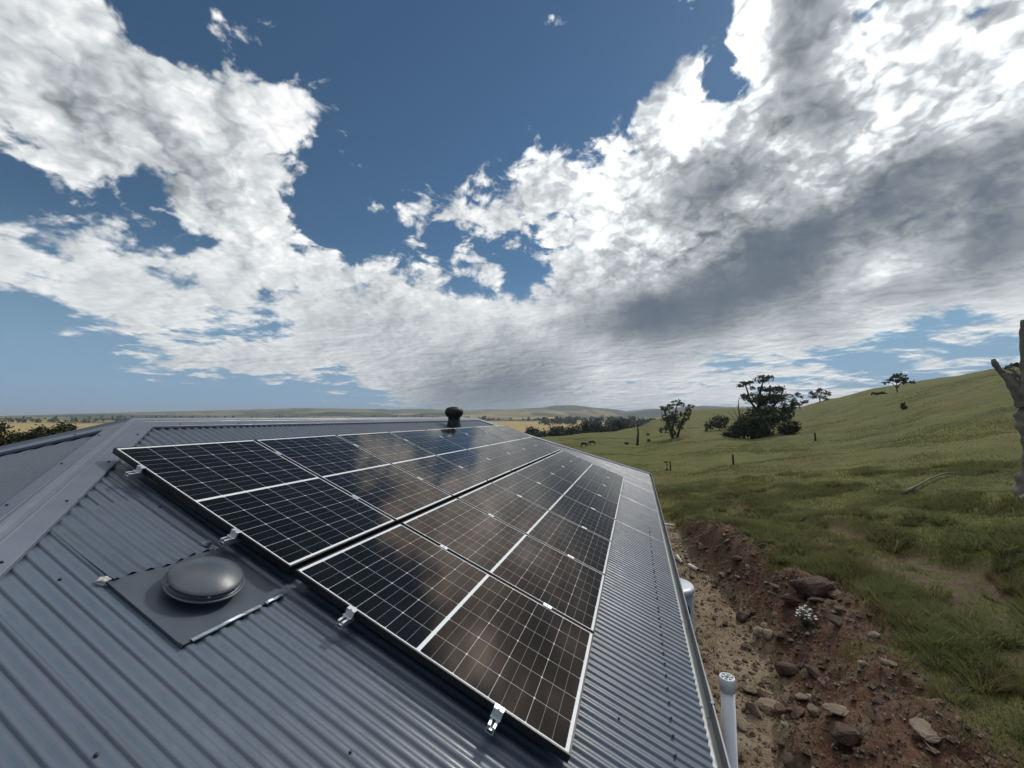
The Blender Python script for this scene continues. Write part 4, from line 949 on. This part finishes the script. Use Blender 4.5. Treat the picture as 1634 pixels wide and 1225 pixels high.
def branch():
    pts = [px_ground(x, y) for x, y in ((1443, 793), (1452, 788), (1466, 780), (1482, 771), (1498, 764), (1512, 761), (1530, 762), (1548, 763), (1565, 764))]
    root = empty('fallen_branch', pts[0], 'long pale curved fallen branch lying in the grass on the hillside', 'branch'); b = MB(); P = [p-pts[0]+Vector((0, 0, .12)) for p in pts]
    b.tube(P, [.075, .07, .032, .028, .032, .028, .022, .016, .01], 9, True, .12); b.build('limb', M_PALEWOOD, root)
branch()
# cattle, resting and grazing far down the pasture
def cow_mesh(lying):
    zb = .48 if lying else .95; sk = [((-.75, 0, zb), .30), ((-.3, 0, zb), .36), ((.25, 0, zb), .35), ((.65, 0, zb+.05), .28), ((.95, 0, zb+(.2 if lying else -.15)), .16), ((1.2, 0, zb+(.28 if lying else -.45)), .13), ((1.38, 0, zb+(.2 if lying else -.62)), .08)]
    V = [p for p, _ in sk]; Rr = [r for _, r in sk]; E = [(i, i+1) for i in range(6)]
    def leg(i, pts, rs):
        prev = i
        for p, r in zip(pts, rs): V.append(p); Rr.append(r); E.append((prev, len(V)-1)); prev = len(V)-1
    for s in (-1, 1):
        if lying: leg(3, [(.75, s*.28, .2), (.45, s*.34, .1)], [.10, .07]); leg(0, [(-.6, s*.32, .22), (-.3, s*.42, .1)], [.13, .08])
        else: leg(3, [(.6, s*.17, .62), (.6, s*.18, .32), (.62, s*.18, .04)], [.11, .06, .05]); leg(0, [(-.75, s*.17, .60), (-.85, s*.18, .36), (-.8, s*.18, .04)], [.14, .07, .05])
        leg(5, [(1.16, s*.16, V[5][2]+.05)], [.035])
    leg(0, [(-1.0, 0, zb-.1), (-1.05, 0, zb-.45)], [.04, .03])
    me = bpy.data.meshes.new('cow'); me.from_pydata(V, E, []); me.materials.append(M_COW); return me, Rr
for lying, lst in ((True, [(1035, 706, 88, 1.6, 'dark cow lying in the grass between the stump and the lone gum tree'), (1000, 709, 86, -1.3, 'dark cow lying just left of the tall dead stump')]),
                   (False, [(932, 718, 72, .4, 'dark cow grazing nearest the roof edge'), (945, 716, 76, 2.5, 'smaller looking dark cow just right of the one nearest the roof edge'), (1034, 694, 108, 1.8, 'distant dark cow grazing higher up left of the lone gum tree')])):
    me, rad = cow_mesh(lying); first = None
    for (px, py, R, rz, lab) in lst:
        if first is None:
            o = bpy.data.objects.new('cow', me); C.objects.link(o); first = o
            mod = o.modifiers.new('skin', 'SKIN'); mod.use_smooth_shade = True
            if not me.skin_vertices: 
                me.attributes  # skin layer is created by the modifier
            o.modifiers.new('sub', 'SUBSURF').levels = 1
            if me.skin_vertices:
                for i, sv in enumerate(me.skin_vertices[0].data): sv.radius = (rad[i], rad[i]); sv.use_root = (i == 1)
        else: o = first.copy(); C.objects.link(o)
        o.location = at(px, py, R); o.scale = (.62,)*3; o.rotation_euler = (0, 0, rz); tag(o, lab, 'cow', 'dark cattle in the lower pasture')

# far tree belts (read as one dark mass)
def belt(name, spec, lab, size, hgt, mat=M_FARLEAF, seed=1, n=60, up_=0.0):
    rg = random.Random(seed); cl = []
    for (x0, R0, x1, R1, w) in spec:
        for k in range(int(n*w)):
            t = rg.random(); px = x0+(x1-x0)*t; R = (R0+(R1-R0)*t)*rg.uniform(.94, 1.06); a = R_(azel(px, 680)[0]); x, y = R*math.sin(a), R*math.cos(a); h = hgt*rg.uniform(.55, 1.15)
            cl.append((x, y, EYE+gz(x, y)+h*.45, h*.5, h*.5, h*.55))
    V, F = leaves(cl, size, 1.1, seed); o = link(name, np_mesh(name, V, F.astype(np.int32)), mat); return tag(o, lab, 'trees', kind='stuff')
belt('tree_belt', [(835, 205, 900, 225, 1.1), (885, 215, 985, 240, 1.3), (960, 245, 1010, 270, .4)], 'dark belt of gum trees in the hollow behind the far roof corner', .55, 9, seed=71, n=26)
belt('tree_belt', [(860, 1000, 1010, 1100, 1.0), (700, 1500, 1000, 1600, 1.2), (930, 800, 1000, 820, .4), (995, 900, 1045, 760, .8)], 'dark lines of distant trees between the far paddocks', 3.2, 17, seed=72, n=40)
belt('tree_belt', [(-60, 1350, 640, 1500, 2.6), (0, 1900, 700, 2100, 2.0), (20, 760, 30, 760, .04)], 'scattered distant trees along the left hand paddocks', 2.6, 8, seed=73, n=42)

# ------------------------------------------------------------------ haze
hb = MB(); hb.box((-47000, -47000, EYE-60), (47000, 47000, EYE+190)); hz = hb.build('haze', None); tag(hz, 'thin blue haze in the air over the valley', 'haze', kind='stuff')
mh = bpy.data.materials.new('haze'); mh.use_nodes = True; mh.node_tree.nodes.clear(); o_ = mh.node_tree.nodes.new('ShaderNodeOutputMaterial'); pv = mh.node_tree.nodes.new('ShaderNodeVolumePrincipled')
pv.inputs['Color'].default_value = (.74, .84, .96, 1); pv.inputs['Density'].default_value = 1.25e-4; pv.inputs['Anisotropy'].default_value = .2; mh.node_tree.links.new(pv.outputs[0], o_.inputs['Volume']); hz.data.materials.clear(); hz.data.materials.append(mh)

# ------------------------------------------------------------------ sky
SUN_AZ, SUN_EL = 40.0, 43.0
COV = """
99983000000000000000001429999898878
9899972000000000000000151999958 8998
999999951120000000000 27938999999999
99999999779600000000049946 999999999
8999999999941000003112996799999999 9
1698999999843000125757999999999999 9
01466699995001654899899999999999999
02364248991001887886999999999999999
64663236994413638849999999999999999
98678667999999757269999999999998999
12799888769999888889999999999999999
00255432339999999999999999988832477
00003779999999999999998855642145522
000000000001368999998777665566444 4
000000000000025788888777666666555 5
"""
BRI = """
78999999999999999999997779336988778
67789999999999999999997779335989999
65667799999999999999998999357998889
75446678889999999999996998335667788
87545677889999999889849976533677643
88864456789999999999877646734333333
88887542578999998879975333447222326
88888877799999889878894223642223633
77888877898899988888755862114465223
77777778888778988898884222125776336
77887777887766888876521222246544678
77888888888666777775322236756888889
77777777777776655446876778888888888
77777777777776432235777888888888888
77777777777765433467777888888888888
"""
def grid(txt, fill):
    rows = []
    for ln in txt.strip('\n').split('\n'):
        ln = ln.replace(' ', '')
        vals = [int(c) for c in ln]
        while len(vals) < 35: vals.append(vals[-1])
        rows.append(vals[:35])
    return np.array(rows, float)/9
gc, gb = grid(COV, 0), grid(BRI, 0)
gc[7:11, 10:20] *= .80
gb[:11, :13] = .3+.7*gb[:11, :13]
for y_, x_, v_ in ((432,1056,9),(432,1008,9),(384,1104,9.5),(384,1152,8),(336,1200,7),(336,1248,6),(288,1248,6),(288,1296,9.5),(240,1392,9),(240,1344,5),(192,1488,9),(192,1536,9),(192,1440,9),(144,1584,9),(432,1104,3),(384,1200,1.5),(336,1296,1),(288,1392,1.5),(240,1488,2),(240,1536,2),(192,1632,3),(480,1056,.5),(480,1152,1)): gb[y_//48, x_//48] = v_/9
def samp(g, px, py):
    fx = np.clip(px/48.0, 0, 33.999); fy = np.clip(py/48.0, 0, 13.999); i, j = int(fx), int(fy); a, b = fx-i, fy-j
    return (g[j, i]*(1-a)+g[j, i+1]*a)*(1-b)+(g[j+1, i]*(1-a)+g[j+1, i+1]*a)*b
ELS = [0, 2, 4, 6.5, 9, 12, 15, 18, 21, 24, 27, 30.5, 34, 38, 42, 46, 51]
NAZ = 32; AZS = np.linspace(-56, 56, NAZ)
def build_world():
    w = bpy.data.worlds.new('World'); scene.world = w; w.use_nodes = True; nt = w.node_tree; nt.nodes.clear()
    out = N(nt, 'ShaderNodeOutputWorld'); tc = N(nt, 'ShaderNodeTexCoord'); D = VM(nt, 'NORMALIZE', tc.outputs['Generated'])
    sky = N(nt, 'ShaderNodeTexSky'); sky.sky_type = 'NISHITA'; sky.sun_disc = False; sky.sun_elevation = R_(SUN_EL); sky.sun_rotation = R_(SUN_AZ); sky.altitude = 200; sky.air_density = 1.0; sky.dust_density = .1; sky.ozone_density = 3.0
    hs = N(nt, 'ShaderNodeHueSaturation'); hs.inputs['Saturation'].default_value = 1.02; hs.inputs['Value'].default_value = 1.0; nt.links.new(sky.outputs[0], hs.inputs['Color'])
    tint = MIX(nt, 1.0, hs.outputs[0], (.74, .97, 1.0), 'MULTIPLY')
    sh = N(nt, 'ShaderNodeSeparateXYZ'); nt.links.new(D, sh.inputs[0])
    tint = MIX(nt, MR(nt, sh.outputs[2], .36, .0, 0, 1, True), tint, (4.0, 6.6, 9.5))
    # warped direction for the large cloud shapes
    w1 = NOI(nt, D, 7.0, 4, .62, color=True); wv = VM(nt, 'SCALE', VM(nt, 'SUBTRACT', w1, (.5, .5, .5)), scale=.070)
    Dw = VM(nt, 'NORMALIZE', VM(nt, 'ADD', D, wv)); s = N(nt, 'ShaderNodeSeparateXYZ'); nt.links.new(Dw, s.inputs[0])
    az = M(nt, 'MULTIPLY', M(nt, 'ARCTAN2', s.outputs[0], s.outputs[1]), 180/math.pi); el = M(nt, 'MULTIPLY', M(nt, 'ARCSINE', s.outputs[2]), 180/math.pi)
    halves = [(MR(nt, az, -56, 0), np.linspace(-56, 0, NAZ)), (MR(nt, az, 0, 56), np.linspace(0, 56, NAZ))]; sel = M(nt, 'GREATER_THAN', az, 0.0); cur = None
    for k, e in enumerate(ELS):
        rp = []
        for fx, AZS in halves:
            stops = []
            for i, a in enumerate(AZS):
                ca, ea = math.radians(a), math.radians(e); d = np.array([math.sin(ca)*math.cos(ea), math.cos(ca)*math.cos(ea), math.sin(ea)])
                c_, s_ = math.cos(CAMP), math.sin(CAMP); yy = d[1]*c_+d[2]*s_; zz = -d[1]*s_+d[2]*c_; px = 817+FPX*d[0]/yy; py = 612.5-FPX*zz/yy
                stops.append((i/(NAZ-1), (samp(gc, px, py), samp(gb, px, py), 0.0)))
            rp.append(RAMP(nt, fx, stops))
        rp = MIX(nt, sel, rp[0], rp[1]); cur = rp if cur is None else MIX(nt, MR(nt, el, ELS[k-1], e), cur, rp)
    sp = N(nt, 'ShaderNodeSeparateColor'); nt.links.new(cur, sp.inputs[0]); cov, bri = sp.outputs[0], sp.outputs[1]
    # behind the viewer: broken cloud; overhead: unseen solid bright cloud added as fill light
    back = MR(nt, M(nt, 'ABSOLUTE', az), 56, 80, 0, 1, True); high = MR(nt, el, 52, 66, 0, 1, True); bk = M(nt, 'MAXIMUM', back, high)
    gen = MR(nt, NOI(nt, D, 2.2, 3, .5), .42, .62)
    cov = M(nt, 'ADD', M(nt, 'MULTIPLY', cov, M(nt, 'SUBTRACT', 1, bk)), M(nt, 'MAXIMUM', M(nt, 'MULTIPLY', gen, M(nt, 'MULTIPLY', bk, .6)), high))
    # detail noise: puffy on the sphere, streaky towards the horizon
    sd = N(nt, 'ShaderNodeSeparateXYZ'); nt.links.new(D, sd.inputs[0]); dz = M(nt, 'MAXIMUM', sd.outputs[2], 0.0)
    def plan(vec, off, zk):
        n = N(nt, 'ShaderNodeVectorMath', operation='SCALE'); nt.links.new(vec, n.inputs[0]); nt.links.new(M(nt, 'DIVIDE', 1.0, M(nt, 'ADD', dz, off)), n.inputs['Scale']); return VM(nt, 'MULTIPLY', n.outputs[0], (1, 1, zk))
    Pp = plan(D, .13, .25); Ps = plan(D, .55, 1.0)
    n_puff = NOI(nt, Ps, 12.0, 7, .57, .35); n_str = NOI(nt, Pp, 2.6, 7, .64, .3)
    pf = MR(nt, sd.outputs[2], .10, .42, 0, 1, True)
    nn = M(nt, 'ADD', M(nt, 'MULTIPLY', n_puff, pf), M(nt, 'MULTIPLY', n_str, M(nt, 'SUBTRACT', 1, pf)))
    sa, se = R_(SUN_AZ), R_(SUN_EL); L = (math.sin(sa)*math.cos(se)*.013, math.cos(sa)*math.cos(se)*.013, math.sin(se)*.013)
    wj = VM(nt, 'SCALE', VM(nt, 'SUBTRACT', NOI(nt, Ps, 14, 3, .6, color=True), (.5, .5, .5)), scale=.085); Pj = VM(nt, 'ADD', Ps, wj)
    def puffs(vec):
        vo = N(nt, 'ShaderNodeTexVoronoi', feature='F1'); vo.inputs['Scale'].default_value = 8.0; vo.inputs['Detail'].default_value = 2.6; vo.inputs['Roughness'].default_value = .55; vo.inputs['Lacunarity'].default_value = 2.3
        vo.normalize = True; nt.links.new(vec, vo.inputs['Vector']); return vo.outputs['Distance']
    vA = puffs(Pj); vB = puffs(VM(nt, 'ADD', Pj, tuple(c*1.5 for c in L)))
    pu = M(nt, 'MULTIPLY', M(nt, 'ADD', M(nt, 'MULTIPLY', M(nt, 'SUBTRACT', vB, vA), 2.4), M(nt, 'MULTIPLY', M(nt, 'SUBTRACT', .30, vA), 1.3)), pf)
    nd = M(nt, 'ADD', M(nt, 'MULTIPLY', M(nt, 'SUBTRACT', nn, .5), 2.2), M(nt, 'MULTIPLY', M(nt, 'MULTIPLY', M(nt, 'SUBTRACT', .27, vA), 1.6), pf))
    dens = M(nt, 'ADD', M(nt, 'ADD', M(nt, 'MULTIPLY', cov, 1.08), MR(nt, cov, .9, 1.0, 0, .22)), nd); alpha = MR(nt, dens, .44, .74, 0, 1, True)
    # relief: compare with the noise a step towards the sun
    sa, se = R_(SUN_AZ), R_(SUN_EL); L = (math.sin(sa)*math.cos(se)*.013, math.cos(sa)*math.cos(se)*.013, math.sin(se)*.013)
    D2 = VM(nt, 'ADD', D, L); P2 = plan(D2, .55, 1.0); P2s = plan(D2, .13, .25)
    nA = NOI(nt, Ps, 12.0, 3, .48, .2); nB = NOI(nt, P2, 12.0, 3, .48, .2); nC = NOI(nt, Pp, 2.6, 4, .6, .3); nDd = NOI(nt, P2s, 2.6, 4, .6, .3)
    rel = M(nt, 'ADD', M(nt, 'MULTIPLY', M(nt, 'SUBTRACT', nA, nB), pf), M(nt, 'MULTIPLY', M(nt, 'SUBTRACT', nC, nDd), M(nt, 'MULTIPLY', M(nt, 'SUBTRACT', 1, pf), 1.5)))
    soft = NOI(nt, Ps, 4.0, 4, .6)
    amp = MR(nt, bri, .2, .7, .25, 1.0)
    dt = M(nt, 'ADD', M(nt, 'MULTIPLY', rel, 1.2), M(nt, 'ADD', M(nt, 'MULTIPLY', pu, .9), M(nt, 'MULTIPLY', M(nt, 'SUBTRACT', soft, .5), .25)))
    b = M(nt, 'MULTIPLY_ADD', M(nt, 'SUBTRACT', M(nt, 'ADD', bri, M(nt, 'MULTIPLY', dt, amp)), .5), 1.25, .57)
    b = M(nt, 'ADD', b, M(nt, 'MULTIPLY', high, .35))
    edge = MR(nt, dens, 1.05, .5); b = M(nt, 'SUBTRACT', M(nt, 'ADD', b, M(nt, 'MULTIPLY', edge, .10)), .015)
    col = RAMP(nt, M(nt, 'DIVIDE', b, 1.46), [(0, (.100, .134, .176)), (.14, (.148, .180, .222)), (.27, (.25, .28, .31)), (.40, (.39, .425, .45)), (.55, (.54, .575, .60)), (.70, (.70, .735, .75)), (.85, (.87, .89, .90)), (1, (1.06, 1.06, 1.05))])
    bg1 = N(nt, 'ShaderNodeBackground'); nt.links.new(tint, bg1.inputs[0]); bg1.inputs[1].default_value = .058
    sdir = (math.sin(sa)*math.cos(se), math.cos(sa)*math.cos(se), math.sin(se)); near = MR(nt, VM(nt, 'DOT_PRODUCT', D, sdir), .80, 1.0)
    gain = M(nt, 'ADD', 1.0, M(nt, 'MULTIPLY', M(nt, 'MULTIPLY', M(nt, 'POWER', near, 1.5), MR(nt, b, .80, 1.5)), 1.5))
    gain = M(nt, 'ADD', gain, M(nt, 'MULTIPLY', high, .5))  # overhead cloud brightened further to light the scene from above
    bg2 = N(nt, 'ShaderNodeBackground'); nt.links.new(col, bg2.inputs[0]); nt.links.new(gain, bg2.inputs[1])
    mx = N(nt, 'ShaderNodeMixShader'); nt.links.new(alpha, mx.inputs[0]); nt.links.new(bg1.outputs[0], mx.inputs[1]); nt.links.new(bg2.outputs[0], mx.inputs[2]); nt.links.new(mx.outputs[0], out.inputs[0])
build_world()
sun = bpy.data.lights.new('sun', 'SUN'); sun.energy = 2.0; sun.angle = R_(7.0); sun.color = (1, .95, .88); so = bpy.data.objects.new('sun', sun); C.objects.link(so)
sd_ = Vector((math.sin(R_(SUN_AZ))*math.cos(R_(SUN_EL)), math.cos(R_(SUN_AZ))*math.cos(R_(SUN_EL)), math.sin(R_(SUN_EL)))); so.rotation_euler = sd_.to_track_quat('Z', 'Y').to_euler(); so.location = (0, 0, 60)

# ------------------------------------------------------------------ camera
cam = bpy.data.cameras.new('camera'); co = bpy.data.objects.new('camera', cam); C.objects.link(co); scene.camera = co
cam.sensor_width = 36; cam.lens = 36*FPX/1634; cam.clip_start = .05; cam.clip_end = 120000
co.location = (0, 0, EYE); co.rotation_euler = (math.pi/2+CAMP, 0, 0)
scene.view_settings.view_transform = 'Standard'; scene.view_settings.look = 'None'; scene.view_settings.exposure = 0; scene.view_settings.gamma = 1
